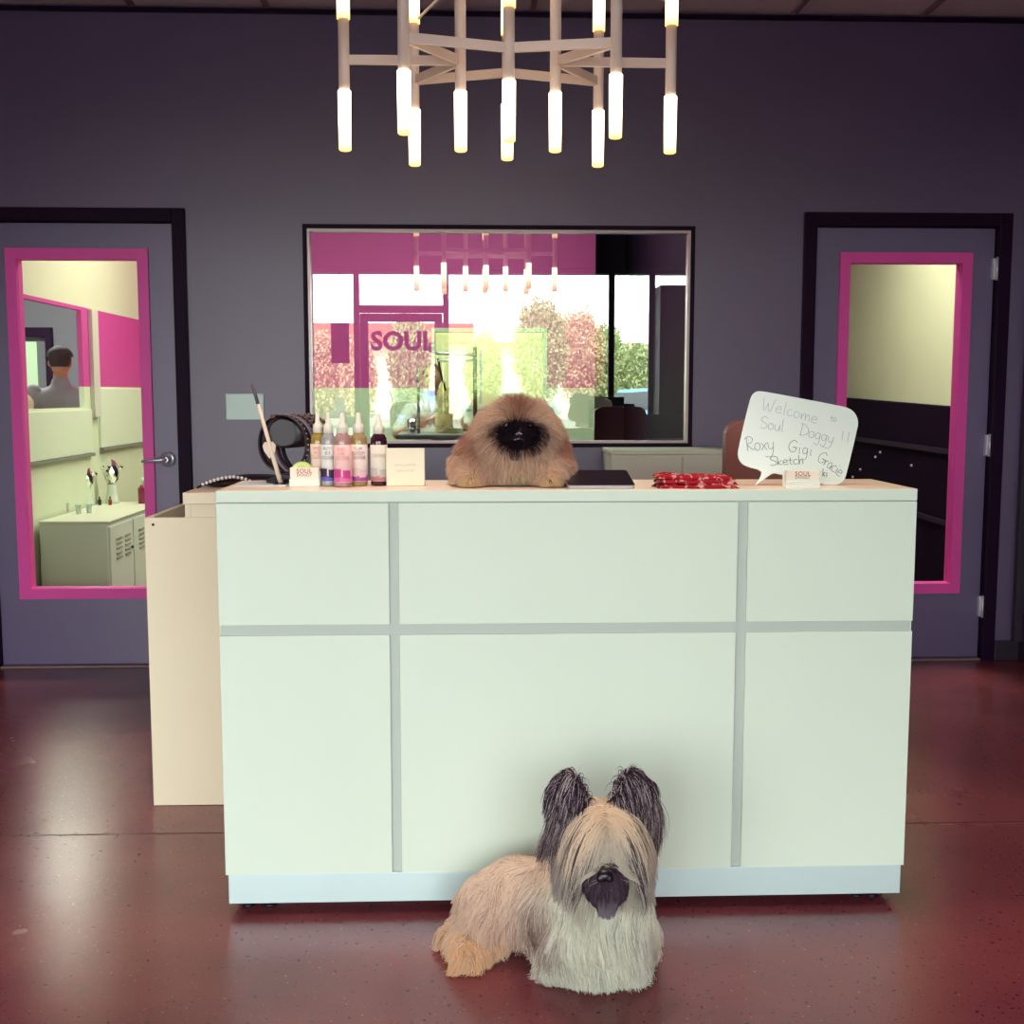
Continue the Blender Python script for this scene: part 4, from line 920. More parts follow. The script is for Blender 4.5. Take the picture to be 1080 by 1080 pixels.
def car(px, Y, c, lab, yaw=0):
    p = atY(px, 408, 11-Y); M = Matrix.Translation((p.x, Y, -.02)) @ Matrix.Rotation(yaw, 4, 'Z')
    t = thing('car', lab, 'car', (p.x, Y, -.02))
    bm = B(); prism(bm, [(-2.2, .35), (-2.2, .8), (-1.9, .95), (-1.2, 1.0), (-.7, 1.42), (.7, 1.46), (1.4, 1.02), (2.1, .9), (2.25, .6), (2.2, .35)], -.85, .85, M=M)
    bmesh.ops.bevel(bm, geom=bm.edges[:], offset=.06, segments=2, affect='EDGES'); obj('body', bm, mat('car_%d%d' % (c[0], c[2]), c, .25, coat=.5), t)
    for s_ in (-1, 1):
        bm = B(); prism(bm, [(-1.05, 1.02), (-.66, 1.36), (.66, 1.39), (1.2, 1.04)], s_*.855-.006, s_*.855+.006, M=M); obj('window', bm, mat('car_glass', (40, 50, 60), .1), t)
        for x in (-1.4, 1.4):
            bm = B(); lathe(bm, [(.32, -.1), (.34, 0), (.32, .1)], 0, 0, 24, M=M @ Matrix.Translation((x, s_*.8, .34)) @ Matrix.Rotation(PI/2, 4, 'X')); obj('wheel', bm, M_black, t)
car(440, -30, (60, 90, 140), 'blue car parked in the lot, mirrored beside the entrance door', 1.45)
car(706, -12, (110, 180, 220), 'sky blue car parked close to the shopfront, mirrored by the pier', 1.2)
car(540, -42, (120, 150, 150), 'grey-green car parked in the lot, mirrored behind the tan dog', .2)
car(335, -36, (70, 60, 66), 'dark car parked in the lot, mirrored behind the bottles', .1)
# ------------------------------------------------------------------ light
W = bpy.data.worlds.new('sky'); SC.world = W; W.use_nodes = True; N = W.node_tree.nodes; L = W.node_tree.links
bg = N['Background']; tc = N.new('ShaderNodeTexCoord'); sp = N.new('ShaderNodeSeparateXYZ'); L.new(tc.outputs['Generated'], sp.inputs[0])
r = N.new('ShaderNodeValToRGB'); e = r.color_ramp.elements; e[0].position = .48; e[0].color = (.12, .12, .12, 1); e[1].position = .5; e[1].color = (.97, 1.0, .93, 1)
e2 = r.color_ramp.elements.new(.75); e2.color = (.86, .95, 1.0, 1)
mr = N.new('ShaderNodeMapRange'); mr.inputs['From Min'].default_value = -1; L.new(sp.outputs[2], mr.inputs['Value']); L.new(mr.outputs[0], r.inputs[0]); L.new(r.outputs[0], bg.inputs[0])
SKY = 7.5
bg.inputs[1].default_value = SKY
def lamp(name, kind, loc, rot, energy, color, **k):
    d_ = bpy.data.lights.new(name, kind); d_.energy = energy; d_.color = color
    for a, b in k.items(): setattr(d_, a, b)
    o = bpy.data.objects.new(name, d_); COL.objects.link(o); o.location = loc; o.rotation_euler = rot; return o
def portal(x0, x1, z0, z1, y):
    o = lamp('window_portal', 'AREA', ((x0+x1)/2, y, (z0+z1)/2), (PI/2, 0, 0), 1, (1, 1, 1), shape='RECTANGLE', size=x1-x0, size_y=z1-z0); o.data.cycles.is_portal = True
    return o
portal(XL+.3, cw0, 0.0, ZH, YF-.12)
lamp('sun', 'SUN', (0, 5, 8), Vector((.25, -.6, -.75)).to_track_quat('-Z', 'Y').to_euler(), 5.0, (1, .93, .82), angle=.01)
# ceiling lamps of the rooms behind
lamp('ceiling_lamp', 'AREA', (-1.3, 7.3, ZC-.02), (0, 0, 0), 36, (1, 1, .92), shape='RECTANGLE', size=1.2, size_y=.6)
lamp('ceiling_lamp', 'AREA', (.1, 7.4, ZC-.02), (0, 0, 0), 48, (1, 1, .92), shape='RECTANGLE', size=1.2, size_y=.6)
lamp('ceiling_lamp', 'AREA', (0, 10.8, ZC-.02), (0, 0, 0), 70, (1, 1, .85), shape='RECTANGLE', size=1.2, size_y=.6)
lamp('ceiling_lamp', 'AREA', (-3.8, 9.6, ZC-.02), (0, 0, 0), 95, (1, .97, .95), shape='RECTANGLE', size=1.2, size_y=.6)
lamp('ceiling_lamp', 'AREA', (1.95, 6.9, ZC-.02), (0, 0, 0), 60, (1, .96, .86), shape='RECTANGLE', size=.8, size_y=1.6)

SPOT = 52
# added unseen downlights, put in to warm and brighten the counter top
M_can = mat('added_downlight_trim', (230, 225, 220), .4)
for i, (x, y) in enumerate(((-.75, 3.0), (.15, 2.75), (1.0, 3.0))):
    t = thing('added_downlight', 'added warm fill light above the reception counter, out of view', 'fill light', (x, y, ZC), 'added fill lights over the counter')
    bm = B(); lathe(bm, [(.055, ZC+.0), (.07, ZC+.0), (.07, ZC+.006), (.055, ZC+.018)], x, y, 28); obj('trim_ring', bm, M_can, t)
    bm = B(); lathe(bm, [(.05, ZC+.008), (.05, ZC+.016)], x, y, 24); obj('lens', bm, mat('added_downlight_lens', (255, 230, 190), .5, emit=(255, 214, 170), estr=4), t)
    lamp('added_fill_spot', 'SPOT', (x, y, ZC-.01), (0, 0, 0), SPOT, (1, .80, .62), spot_size=math.radians(62), spot_blend=.7, shadow_soft_size=.05)
# ------------------------------------------------------------------ fur: combed strands grown from the body's surface
def hair_mat(name, rough=.55, spec=.35, tr=.25):
    m = bpy.data.materials.new(name); m.use_nodes = True; N = m.node_tree.nodes; L = m.node_tree.links; b = N['Principled BSDF']
    a = N.new('ShaderNodeAttribute'); a.attribute_name = 'hair_color'; L.new(a.outputs['Color'], b.inputs['Base Color'])
    b.inputs['Roughness'].default_value = rough; b.inputs['Specular IOR Level'].default_value = spec
    t = N.new('ShaderNodeBsdfTranslucent'); L.new(a.outputs['Color'], t.inputs[0]); mx = N.new('ShaderNodeMixShader'); mx.inputs[0].default_value = tr
    L.new(b.outputs[0], mx.inputs[1]); L.new(t.outputs[0], mx.inputs[2]); L.new(mx.outputs[0], N['Material Output'].inputs[0]); return m
M_hair = hair_mat('dog_hair')
def nrm(v): return v/np.maximum(np.linalg.norm(v, axis=-1, keepdims=True), 1e-9)
class Body:
    def __init__(s): s.E = []; s.k = .02
    def ell(s, c, r): s.E.append(('e', np.array(c, float), np.array(r, float))); return s
    def cone(s, a, b, ra, rb): s.E.append(('c', np.array(a, float), np.array(b, float), ra, rb)); return s
    def sdf(s, p):
        out = None
        for e in s.E:
            if e[0] == 'e':
                q = p-e[1]; k0 = np.linalg.norm(q/e[2], axis=1); k1 = np.linalg.norm(q/(e[2]**2), axis=1); d = k0*(k0-1)/np.maximum(k1, 1e-9)
            else:
                ba = e[2]-e[1]; t_ = np.clip((p-e[1])@ba/(ba@ba), 0, 1); d = np.linalg.norm(p-e[1]-t_[:, None]*ba, axis=1)-(e[3]+(e[4]-e[3])*t_)
            if out is None: out = d
            else:
                h = np.maximum(s.k-np.abs(out-d), 0)/s.k; out = np.minimum(out, d)-h*h*s.k*.25
        return out
    def grad(s, p):
        g = np.zeros_like(p); e = 1e-3
        for i in range(3):
            d = np.zeros(3); d[i] = e; g[:, i] = s.sdf(p+d)-s.sdf(p-d)
        return nrm(g)
    def sample(s, n, zmin=-1e9, keep=None):
        lo = np.array([1e9]*3); hi = -lo
        for e in s.E:
            if e[0] == 'e': lo = np.minimum(lo, e[1]-e[2]); hi = np.maximum(hi, e[1]+e[2])
            else:
                for q, r_ in ((e[1], e[3]), (e[2], e[4])): lo = np.minimum(lo, q-r_); hi = np.maximum(hi, q+r_)
        res = []; m = 0
        while m < n:
            p = lo-.02+RNG.random((60000, 3))*(hi-lo+.04); d = s.sdf(p); p = p[np.abs(d) < .012]
            for _ in range(3): p = p-s.sdf(p)[:, None]*s.grad(p)
            p = p[(p[:, 2] > zmin)]
            if keep is not None: p = p[keep(p)]
            res.append(p); m += len(p)
        return np.concatenate(res)[:n]
    def mesh(s, name, m, parent, voxel=.008):
        bm = B()
        for e in s.E:
            if e[0] == 'e': ball(bm, e[1], tuple(e[2]), 24, 16)
            else:
                a, b_ = Vector(e[1]), Vector(e[2]); tube(bm, [a, b_], [e[3], e[4]], 16); ball(bm, a, e[3], 16, 10); ball(bm, b_, e[4], 16, 10)
        bm = remesh(bm, voxel, 6); return obj(name, bm, m, parent, True)
def grow(name, parent, body, roots, d0, length, color, flow=None, grav=.3, stiff=.6, steps=9, rad=.0009, zfloor=None, lift=.004, clump=.5, ncl=900, jitter=.15, tipcol=None, ymax=None, wave=0):
    n = len(roots); P = np.zeros((steps, n, 3)); p = roots.copy(); d = nrm(d0+RNG.normal(0, jitter, (n, 3))); seg = (length/(steps-1))[:, None]
    P[0] = p
    lay = lift*(.3+RNG.random(n)*1.5)
    ph = RNG.random(n)*6.28
    for k in range(1, steps):
        f = flow(p, d) if flow is not None else 0
        d = nrm(d*stiff+f+np.array([0, 0, -grav]))
        if wave: d = nrm(d+wave*np.stack([np.sin(ph+k*1.3), np.cos(ph*1.7+k*1.1), np.zeros(n)], 1))
        p = p+d*seg
        sd = body.sdf(p); bad = sd < lay
        if bad.any():
            g = body.grad(p[bad]); p[bad] += (lay[bad]-sd[bad])[:, None]*g
            dn = p[bad]-P[k-1][bad]; d[bad] = nrm(dn); p[bad] = P[k-1][bad]+d[bad]*seg[bad]
        if zfloor is not None:
            lowz = p[:, 2] < zfloor+.002; p[lowz, 2] = zfloor+.002+RNG.random(lowz.sum())*.003; d[lowz, 2] *= .1; d = nrm(d)
        if ymax is not None: p[:, 1] = np.minimum(p[:, 1], ymax)
        P[k] = p
    if clump > 0:
        ci = RNG.choice(n, min(ncl, n), replace=False); C = roots[ci]; near = np.zeros(n, int)
        for a in range(0, n, 2000):
            near[a:a+2000] = ci[((roots[a:a+2000, None]-C[None])**2).sum(2).argmin(1)]
        t_ = (np.arange(steps)/(steps-1))[:, None, None]
        w = clump*t_**1.6*np.clip(RNG.random(n)*1.4, 0, 1)[None, :, None]
        P = P*(1-w)+P[:, near]*w
        if zfloor is not None: P[..., 2] = np.maximum(P[..., 2], zfloor+.0015)
    off = np.array(root_loc(parent)); P = P-off
    cu = bpy.data.hair_curves.new(name); cu.add_curves([steps]*n)
    pts = P.transpose(1, 0, 2).reshape(-1, 3).astype(np.float32)
    cu.position_data.foreach_set('vector', pts.ravel())
    r_ = cu.attributes.get('radius') or cu.attributes.new('radius', 'FLOAT', 'POINT')
    tt = np.linspace(0, 1, steps); rr = rad*(1-.75*tt**1.5); r_.data.foreach_set('value', np.tile(rr, n).astype(np.float32))
    ca = cu.attributes.new('hair_color', 'FLOAT_COLOR', 'POINT')
    c = np.repeat(color[:, None, :], steps, 1)
    if tipcol is not None: c = c*(1-tt[None, :, None])+tipcol[:, None, :]*tt[None, :, None]
    c = np.concatenate([c, np.ones((n, steps, 1))], 2); ca.data.foreach_set('color', c.reshape(-1).astype(np.float32))
    cu.materials.append(M_hair)
    o = bpy.data.objects.new(name, cu); COL.objects.link(o); o.parent = parent
    return o
def colr(*c): return np.array(lin(c)[:3])
def vary(base, amt=.12):
    n = len(base); k = 1+RNG.normal(0, amt, (n, 1)); return np.clip(base*k, .002, 1)
def mixc(a, b, w): return a*(1-w[:, None])+b*w[:, None]
def sstep(a, b, x): t_ = np.clip((x-a)/(b-a), 0, 1); return t_*t_*(3-2*t_)
def S(px, py, Y): return np.array(atY(px, py, Y))
# ================================================================== long-haired terrier on the floor
dg = thing('terrier', 'long-haired cream terrier with tall black ears lying in front of the counter', 'dog', (.25, 2.5, 0))
hc = S(637, 872, 2.40); mz = S(637, 921, 2.335); nb = S(637.5, 926, 2.262)
bodyA = Body()
bodyA.ell(hc, (.056, .075, .05)).ell(hc+(0, -.03, -.025), (.05, .06, .05)).cone(mz+(0, .05, .008), mz+(0, -.036, -.006), .042, .037)
bodyA.cone(hc+(0, .03, -.02), S(637, 975, 2.46), .055, .085)
chest = S(628, 985, 2.47); bodyA.ell(chest, (.078, .09, .10))
for x in (598, 662): bodyA.ell(S(x, 985, 2.48), (.042, .08, .085))
pw = [np.array(atZ(586, 1030, 0)), np.array(atZ(668, 1024, 0))]
for q, x in zip(pw, (598, 662)):
    bodyA.cone(S(x, 995, 2.48), q+(0, .07, .04), .042, .034); bodyA.cone(q+(0, .06, .033), q+(0, .0, .028), .031, .026)
hipc = np.array([.05, 2.62, .095])
bodyA.cone((.26, 2.52, .135), (.11, 2.63, .125), .082, .078).ell(hipc, (.068, .085, .075))
rp = np.array(atZ(492, 1022, 0))
bodyA.cone(hipc+(-.02, -.03, -.03), rp+(.01, .06, .04), .055, .036).cone(rp+(.01, .05, .035), rp+(.0, .005, .028), .035, .026)
bodyA.cone(hipc+(-.05, .03, -.04), (-.06, 2.62, .03), .025, .012)
M_dskin = mat('dog_underskin', (170, 142, 122), .8)
bo = bodyA.mesh('body', M_dskin, dg, .008)
cream = colr(240, 216, 196); white = colr(228, 228, 212); tan = colr(226, 186, 140); greyd = colr(150, 128, 128); orange = colr(240, 200, 158); dark = colr(52, 28, 50); pink = colr(218, 186, 166)
# --- body coat
def kp(p): # keep body, not the head
    return ~((p[:, 2] > hc[2]-.085) & (p[:, 1] < 2.50)) & ~((p[:, 2] > .25) & (p[:, 1] < 2.5))
N1 = 26000
R0 = bodyA.sample(N1, .006, kp); G0 = bodyA.grad(R0)
front = sstep(2.56, 2.47, R0[:, 1])*sstep(.10, .17, R0[:, 0]) # chest / forequarters
paw = sstep(.075, .03, R0[:, 2])*sstep(.13, .05, R0[:, 0])
u_body = sstep(.30, .0, R0[:, 0])
gap = front*np.exp(-((R0[:, 0]-(pw[0][0]+pw[1][0])/2)/.028)**2)*sstep(.17, .08, R0[:, 2]); ln = .032+.020*front*sstep(.09, .15, R0[:, 2])+.026*RNG.random(N1)-.010*sstep(.06, .02, R0[:, 2]); ln = (ln-.006*paw)*(1-.75*gap)
c = mixc(np.tile(cream, (N1, 1)), np.tile(white, (N1, 1)), front*.95)
c = mixc(c, np.tile(pink, (N1, 1)), (1-front)*sstep(.19, .1, R0[:, 2])*.7)
patch = np.exp(-(((R0[:, 0]-.165)/.03)**2+((R0[:, 2]-.11)/.06)**2))*(R0[:, 1] < 2.60)
c = mixc(c, np.tile(colr(128, 88, 84), (N1, 1)), np.clip(patch*1.5, 0, .9)*(RNG.random(N1) < .75))
c = mixc(c, np.tile(orange, (N1, 1)), sstep(.09, .02, R0[:, 2])*sstep(.09, .03, R0[:, 0])*.7)
side = front*sstep(.07, .12, np.abs(R0[:, 0]-.285)); c = mixc(c, np.tile(colr(196, 172, 160), (N1, 1)), side*.6)
c = mixc(c, np.tile(colr(150, 128, 122), (N1, 1)), (RNG.random(N1) < .10)*.6)
back = np.stack([-.5*np.ones(N1)*(1-front)+0*front, .1*np.ones(N1)*(1-front)-.25*front, -.25*np.ones(N1)], 1)
def flA(p, d):
    w = np.stack([np.sin(p[:, 1]*55+p[:, 2]*30), np.cos(p[:, 0]*60+p[:, 2]*25)*.6, 0*p[:, 0]], 1); return .13*w
grow('body_fur', dg, bodyA, R0, nrm(G0*.55+back), ln*1.25, vary(c, .1), flA, grav=.32, stiff=.75, steps=9, rad=.00085, zfloor=0, lift=.007, clump=.85, ncl=520, ymax=2.795)
# toes / shaggy feet
def kf(p): return (p[:, 2] < .07) & (p[:, 1] < 2.56)
N2 = 6000; R1 = bodyA.sample(N2, .008, kf); G1 = bodyA.grad(R1)
c = mixc(np.tile(white, (N2, 1)), np.tile(orange, (N2, 1)), sstep(.12, .06, R1[:, 0])); c = mixc(c, np.tile(greyd, (N2, 1)), (RNG.random(N2) < .12)*.5)
grow('feet_fur', dg, bodyA, R1, nrm(G1*.6+np.array([0, -.5, -.1])), .03+.02*RNG.random(N2), vary(c, .1), flA, grav=.25, stiff=.8, steps=7, rad=.0008, zfloor=0, lift=.006, clump=.7, ncl=260)
# --- head curtain
def kh(p): return (p[:, 2] > hc[2]-.03) & (p[:, 1] > 2.31) & (p[:, 1] < 2.5)
N3 = 9500; R2 = bodyA.sample(N3, 0, kh); G2 = bodyA.grad(R2)
dx = R2[:, 0]-hc[0]; sgn = np.where(dx+RNG.normal(0, .004, N3) > 0, 1., -1.)
frontness = sstep(2.42, 2.33, R2[:, 1]); topness = sstep(hc[2]+.0, hc[2]+.045, R2[:, 2])
d0 = np.stack([sgn*(.55+.3*topness), -.45*frontness-.1, -.15-.3*(1-topness)], 1)
L2 = .105+.045*RNG.random(N3)-.045*(np.abs(dx) < .022)*frontness*(R2[:, 2] < hc[2]+.03)
c = mixc(np.tile(colr(206, 196, 182), (N3, 1)), np.tile(colr(240, 216, 190), (N3, 1)), topness)
c = mixc(c, np.tile(colr(176, 166, 160), (N3, 1)), sstep(.03, .06, np.abs(dx))*.75)
eye = np.exp(-((np.abs(dx-.0)-.028)/.010)**2)*frontness*(RNG.random(N3) < .5)
c = mixc(c, np.tile(dark, (N3, 1)), np.clip(eye*1.6, 0, .92)); c = mixc(c, np.tile(dark, (N3, 1)), (RNG.random(N3) < .05*sstep(.03, .055, np.abs(dx)))*.7)
tip = mixc(c, np.tile(colr(158, 140, 140), (N3, 1)), sstep(.035, .06, np.abs(dx))*.55)
grow('head_fur', dg, bodyA, R2, nrm(G2*.2+d0), L2, vary(c, .08), lambda p, d: np.stack([np.sign(p[:, 0]-hc[0])*(.5*(np.abs(p[:, 0]-hc[0]) < .048)*(p[:, 2] < hc[2]-.045)*(p[:, 1] < 2.37)+.03), 0*p[:, 0], 0*p[:, 0]], 1), grav=.24, stiff=.85, steps=12, rad=.0008, lift=.005, clump=.8, ncl=300, jitter=.08, tipcol=vary(tip, .05))
# cheeks and side whiskers, long, hanging to the chest
def kc(p): return (p[:, 2] < hc[2]+.0) & (p[:, 2] > hc[2]-.12) & (p[:, 1] < 2.47) & (np.abs(p[:, 0]-hc[0]) > .026) & ~((p[:, 1] < 2.335))
N4 = 9000; R3 = bodyA.sample(N4, 0, kc); G3 = bodyA.grad(R3); dx = R3[:, 0]-hc[0]
c = mixc(np.tile(colr(200, 192, 176), (N4, 1)), np.tile(colr(150, 134, 136), (N4, 1)), sstep(.035, .062, np.abs(dx))*.8)
c = mixc(c, np.tile(colr(96, 70, 84), (N4, 1)), (RNG.random(N4) < .22*sstep(.03, .06, np.abs(dx)))*.8)
grow('cheek_fur', dg, bodyA, R3, nrm(G3*.45+np.stack([np.sign(dx)*.2, 0*dx-.05, 0*dx-.6], 1)), .065+.045*RNG.random(N4), vary(c, .1), flA, grav=.3, stiff=.8, steps=10, rad=.0008, lift=.006, clump=.8, ncl=320, jitter=.12, tipcol=vary(mixc(c, np.tile(white, (N4, 1)), np.full(N4, .35)), .05))
# muzzle: dark short hair and the grey beard
def km(p): return (p[:, 1] < 2.335) & (p[:, 2] < hc[2]-.03)
N5 = 5200; R4 = bodyA.sample(N5, 0, km); G4 = bodyA.grad(R4); dx = R4[:, 0]-mz[0]; dz = R4[:, 2]-mz[2]
c = mixc(np.tile(colr(66, 44, 62), (N5, 1)), np.tile(colr(206, 190, 160), (N5, 1)), sstep(.012, .03, dz)*(np.abs(dx) < .03)*(R4[:, 1] > 2.30))
c = mixc(c, np.tile(colr(112, 94, 108), (N5, 1)), (RNG.random(N5) < .3)*.6)
beard = sstep(-.010, -.028, dz)*(np.abs(dx) < .018)
c = mixc(c, np.tile(colr(150, 138, 150), (N5, 1)), beard*.8)
grow('muzzle_fur', dg, bodyA, R4, nrm(G4*.35+np.stack([dx*14, 0*dx+.12-.3*beard, 0*dx-.75], 1)), .020+.014*beard+.005*RNG.random(N5), vary(c, .12), lambda p, d: np.stack([-(p[:, 0]-mz[0])*(4.5)*(p[:, 2] < mz[2]-.03), 0*p[:, 0], 0*p[:, 0]], 1), grav=.25, stiff=.8, steps=7, rad=.0007, lift=.003, clump=.6, ncl=120, jitter=.08)
bm = B(); ball(bm, nb+(0, .000, .006), (.018, .014, .013), 20, 14); ball(bm, nb+(-.0095, -.004, .002), (.009, .010, .010), 14, 10); ball(bm, nb+(.0095, -.004, .002), (.009, .010, .010), 14, 10)
bm = remesh(bm, .0016, 3); nz = obj('nose', bm, mat('dog_nose', (26, 14, 26), .3), dg, True)
for sx in (-.0062, .0062):
    bm = B(); ball(bm, nb+(sx, -.0125, .003), (.0026, .0016, .002), 10, 6); obj('nostril', bm, mat('nostril_black', (8, 4, 8), .5), nz)
bm = B(); ball(bm, nb+(0, .012, -.033), (.013, .012, .016), 14, 10); tg = obj('chin', bm, mat('chin_grey', (96, 82, 96), .6), dg, True)
for sx in (-.026, .026):
    bm = B(); ball(bm, hc+(sx, -.078, -.018), .009, 12, 8); obj('eye', bm, M_black, dg)
# --- ears: upright shells with long fringes
def ear(pxs, sign):
    tipp, inb, outb, mid = pxs
    ctr = S(*mid); bd = Body(); bd.k = .01
    a = S(tipp[0], tipp[1]+16, tipp[2]); b_ = S(*outb); c_ = S(*inb)
    # a flat cupped shell: three flattened cones side by side
    for f in (0, .5, 1):
        q = c_*(1-f)+b_*f; tp = a+(q-(c_+b_)/2)*.45
        bd.cone(q, tp, .0115, .0125)
    bd.cone(c_, (c_+b_)/2+(0, .01, -.02), .012, .014)
    bm = B()
    for e in bd.E:
        A_, B_ = Vector(e[1]), Vector(e[2]); tube(bm, [A_, B_], [e[3], e[4]], 14); ball(bm, A_, e[3], 14, 10); ball(bm, B_, e[4], 14, 10)
    bm = remesh(bm, .004, 5)
    t_ = obj('ear', bm, mat('ear_skin', (62, 36, 58), .7), dg, True)
    n = 5200; R = bd.sample(n, 0); Gd = bd.grad(R)
    h = (R[:, 2]-c_[2])/max(.01, a[2]-c_[2]); inner = sstep(.01, -.02, (R[:, 0]-ctr[0])*sign)
    c = np.tile(colr(50, 26, 50), (n, 1)); lightm = (RNG.random(n) < .22); c = mixc(c, np.tile(colr(222, 206, 206), (n, 1)), lightm*.9)
    c = mixc(c, np.tile(colr(150, 128, 140), (n, 1)), (RNG.random(n) < .14)*.6)
    d0 = np.stack([np.full(n, sign*.45), Gd[:, 1]*.25, .30+.25*h], 1)
    L_ = .030+.034*RNG.random(n)
    grow('ear_fur', t_, bd, R, nrm(Gd*.35+d0), L_, vary(c, .12), lambda p, d: np.stack([np.full(len(p), sign*.03), 0*p[:, 0], 0*p[:, 0]], 1), grav=.33, stiff=.85, steps=11, rad=.0007, lift=.004, clump=.75, ncl=120, jitter=.09)
    # long fringe hanging from the ear base
    n = 1500; R = bd.sample(n, 0, lambda p: p[:, 2] < c_[2]+.03); Gd = bd.grad(R); w = (RNG.random(n) < .45)
    c = mixc(np.tile(colr(78, 52, 72), (n, 1)), np.tile(colr(186, 172, 164), (n, 1)), w*.8)
    grow('ear_fringe', t_, bd, R, nrm(Gd*.3+np.array([sign*.4, 0, -.3])), .07+.05*RNG.random(n), vary(c, .12), flA, grav=.3, stiff=.85, steps=10, rad=.0007, lift=.004, clump=.8, ncl=60, jitter=.1)
ear(((597, 812, 2.41), (614, 853, 2.40), (594, 872, 2.41), (598, 838, 2.40)), -1)
ear(((671, 810, 2.41), (655, 848, 2.40), (678, 868, 2.41), (670, 838, 2.40)), 1)
# ================================================================== tan pekingese on the counter
pk = thing('pekingese', 'fluffy tan dog with black flat face sitting on the counter', 'dog', (.115, 2.985, Z0))
fc = S(547, 457, 2.905)
bodyB = Body(); bodyB.ell(S(545, 459, 2.965), (.085, .065, .058)).ell(fc+(0, .012, 0), (.05, .03, .043)).ell(S(541, 478, 2.995), (.112, .065, .07)).ell(S(541, 494, 3.0), (.122, .07, .04)); bodyB.k = .05
bodyB.cone(S(500, 490, 2.97), S(496, 505, 2.885), .030, .016).cone(S(577, 490, 2.97), S(581, 505, 2.88), .030, .016)
for e in bodyB.E:
    if e[0] == 'e': e[1][2] = max(e[1][2], Z0+e[2][2]+.001)
    else:
        e[1][2] = max(e[1][2], Z0+e[3]+.001); e[2][2] = max(e[2][2], Z0+e[4]+.001)
bodyB.mesh('body', mat('peke_skin', (44, 24, 34), .8), pk, .006)
NB = 32000; R = bodyB.sample(NB, Z0+.004); Gd = bodyB.grad(R)
rx = R[:, 0]-fc[0]; rz = R[:, 2]-fc[2]; rf = np.sqrt((rx/1.2)**2+(rz*np.where(rz > 0, 1.5, 1.1))**2); isfront = R[:, 1] < fc[1]+.035
mask = isfront & (rf < .042); 
rad_ = nrm(np.stack([rx, 0*rx, rz], 1))
L_ = np.where(mask, .011, .036+.014*RNG.random(NB)); L_ = np.where(isfront & (rf >= .042) & (rf < .054), .026, L_); L_ = np.where(R[:, 2] < Z0+.035, .022, L_)
c = np.tile(colr(226, 196, 172), (NB, 1)); 
c = mixc(c, np.tile(colr(232, 206, 182), (NB, 1)), sstep(.02, .07, rz)); 
earm = np.exp(-(((np.abs(rx+.003)-.098)/.028)**2+((rz+.028)/.036)**2)); c = mixc(c, np.tile(colr(176, 118, 102), (NB, 1)), np.clip(earm*1.1, 0, .85))
c = mixc(c, np.tile(colr(226, 208, 172), (NB, 1)), sstep(.035, .0, np.abs(rx))*sstep(-.05, -.08, rz)*.8)
c = mixc(c, np.tile(colr(160, 90, 70), (NB, 1)), isfront*np.exp(-((rx/.024)**2+((rz-.045)/.014)**2))*.8)
c = mixc(c, np.tile(colr(60, 32, 40), (NB, 1)), isfront*sstep(.054, .043, rf))
c = mixc(c, np.tile(colr(170, 122, 100), (NB, 1)), (RNG.random(NB) < .2)*.5*(~mask)); c = np.where(mask[:, None], colr(30, 14, 28), c)
c = mixc(c, np.tile(colr(236, 206, 160), (NB, 1)), sstep(Z0+.04, Z0+.02, R[:, 2])*(R[:, 1] < 2.92)*.9)
d0 = nrm(Gd*.5+rad_*np.where(mask, .5, .75)[:, None]+np.array([0, .12, -.05]))
def flB(p, d): return .06*np.stack([np.sin(p[:, 2]*120+p[:, 0]*60), 0*p[:, 0], np.cos(p[:, 0]*110)], 1)
grow('coat_fur', pk, bodyB, R, d0, L_*1.12, vary(c, .1), flB, grav=.13, stiff=.85, steps=8, rad=.00075, zfloor=Z0, lift=.004, clump=.6, ncl=900, jitter=.16)
for sx in (-1, 1):
    e = S(534 if sx < 0 else 559, 449, fc[1]-.02)
    bm = B(); ball(bm, e+(0, .004, 0), .0075, 18, 12); ey = obj('eye', bm, mat('wet_eye', (18, 8, 14), .05, coat=1), pk, True)
bm = B(); ball(bm, fc+(0, -.027, .001), (.011, .007, .008), 18, 12); ball(bm, fc+(-.006, -.029, -.001), (.006, .005, .005), 12, 8); ball(bm, fc+(.006, -.029, -.001), (.006, .005, .005), 12, 8)
bm = remesh(bm, .0012, 2); obj('nose', bm, mat('wet_nose', (40, 20, 36), .22, coat=.6), pk, True)
bm = B(); tube(bm, [fc+(x, -.027+abs(x)*.25, -.0125-abs(x)*.25) for x in (-.013, -.007, 0, .007, .013)], [.0012, .002, .0022, .002, .0012], 8); obj('mouth', bm, mat('peke_lip', (150, 120, 136), .3), pk)
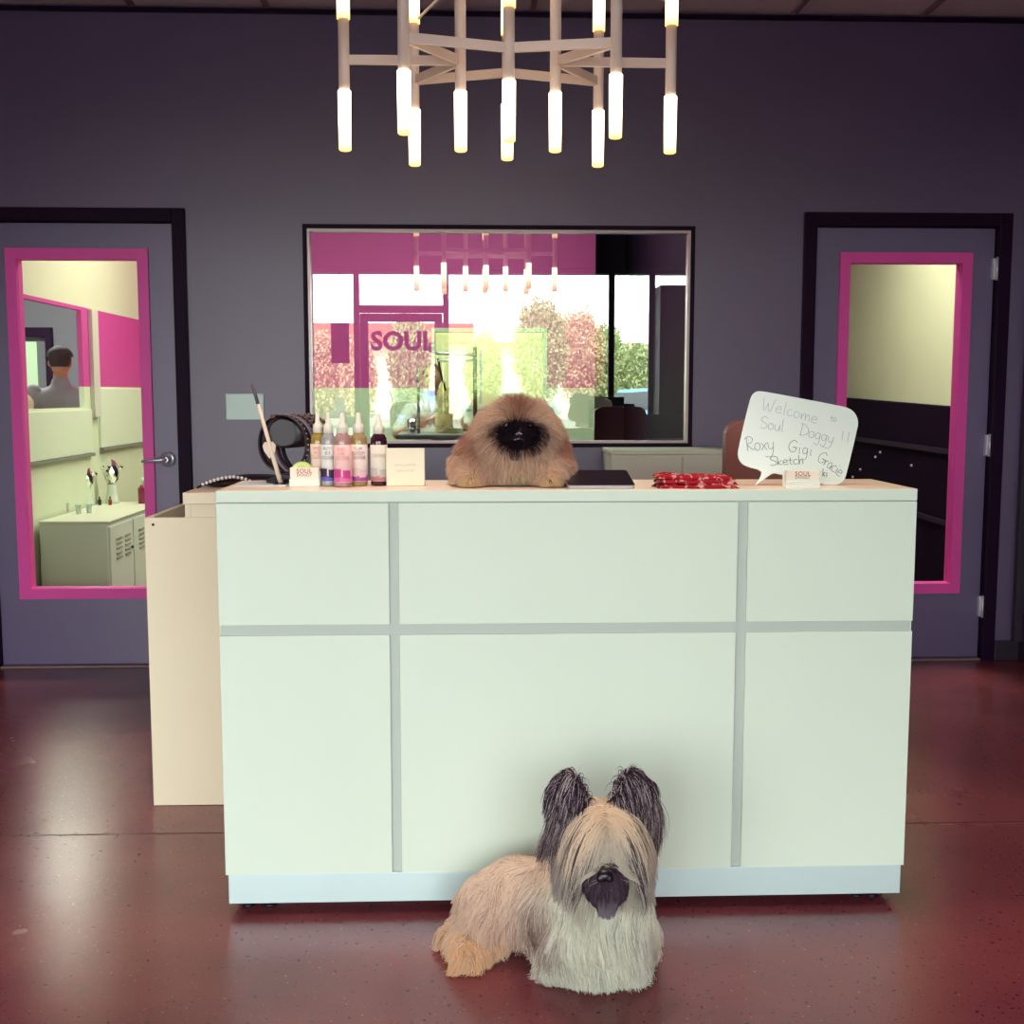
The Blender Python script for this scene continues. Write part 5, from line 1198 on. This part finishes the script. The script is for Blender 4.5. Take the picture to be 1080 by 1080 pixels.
# ================================================================== yellow dog on the grooming table
yd = gy+.18; yb_ = atY(474, 456, yd); 
gd = thing('groomed_dog', 'pale yellow fluffy dog standing on the grooming table behind the window', 'dog', (yb_.x, yd+.05, gz))
s_ = yd/FPX; q = lambda px, py, dy=0: np.array(atY(px, py, yd+dy))
bodyC = Body(); bodyC.ell(q(474, 438), (.062, .09, .075)).ell(q(473, 424, .02), (.05, .06, .055)).cone(q(473, 420, .04), q(471, 413, .08), .035, .032)
for x, dy in ((468, -.05), (480, -.05), (468, .08), (480, .08)):
    a = q(x, 444, dy); b_ = a.copy(); b_[2] = gz+.022; bodyC.cone(a, b_, .03, .022)
bodyC.mesh('body', mat('yellow_skin', (200, 180, 130), .8), gd, .01)
NC = 7000; R = bodyC.sample(NC, gz+.004); Gd = bodyC.grad(R)
c = mixc(np.tile(colr(240, 226, 160), (NC, 1)), np.tile(colr(246, 240, 210), (NC, 1)), RNG.random(NC))
grow('coat_fur', gd, bodyC, R, Gd, .03+.012*RNG.random(NC), vary(c, .08), None, grav=.08, stiff=.9, steps=6, rad=.0022, zfloor=gz, lift=.004, clump=.5, ncl=300, jitter=.3)
for sx in (-.038, .038):
    bm = B(); ball(bm, q(471, 416, .06)+(sx, 0, -.01), (.012, .02, .03), 12, 8); obj('ear', bm, mat('yellow_ear', (226, 206, 150), .8), gd, True)
# ------------------------------------------------------------------ camera and film
cd = bpy.data.cameras.new('camera'); cam = bpy.data.objects.new('camera', cd); COL.objects.link(cam)
cd.sensor_width = 36; cd.sensor_height = 36; cd.sensor_fit = 'HORIZONTAL'; cd.lens = 36*FPX/1080; cd.clip_start = .05; cd.clip_end = 400
R3 = Matrix((Vector(_r2), Vector(_u2), -Vector(_f))).transposed()
cam.matrix_world = Matrix.Translation((0, 0, CAMH)) @ R3.to_4x4(); SC.camera = cam
vs_ = SC.view_settings; vs_.view_transform = 'Standard'; vs_.look = 'None'; vs_.gamma = 1; vs_.use_curve_mapping = False; vs_.exposure = 0.5
SC.cycles.use_denoising = True; SC.cycles.sample_clamp_indirect = 6; SC.cycles.transparent_max_bounces = 12
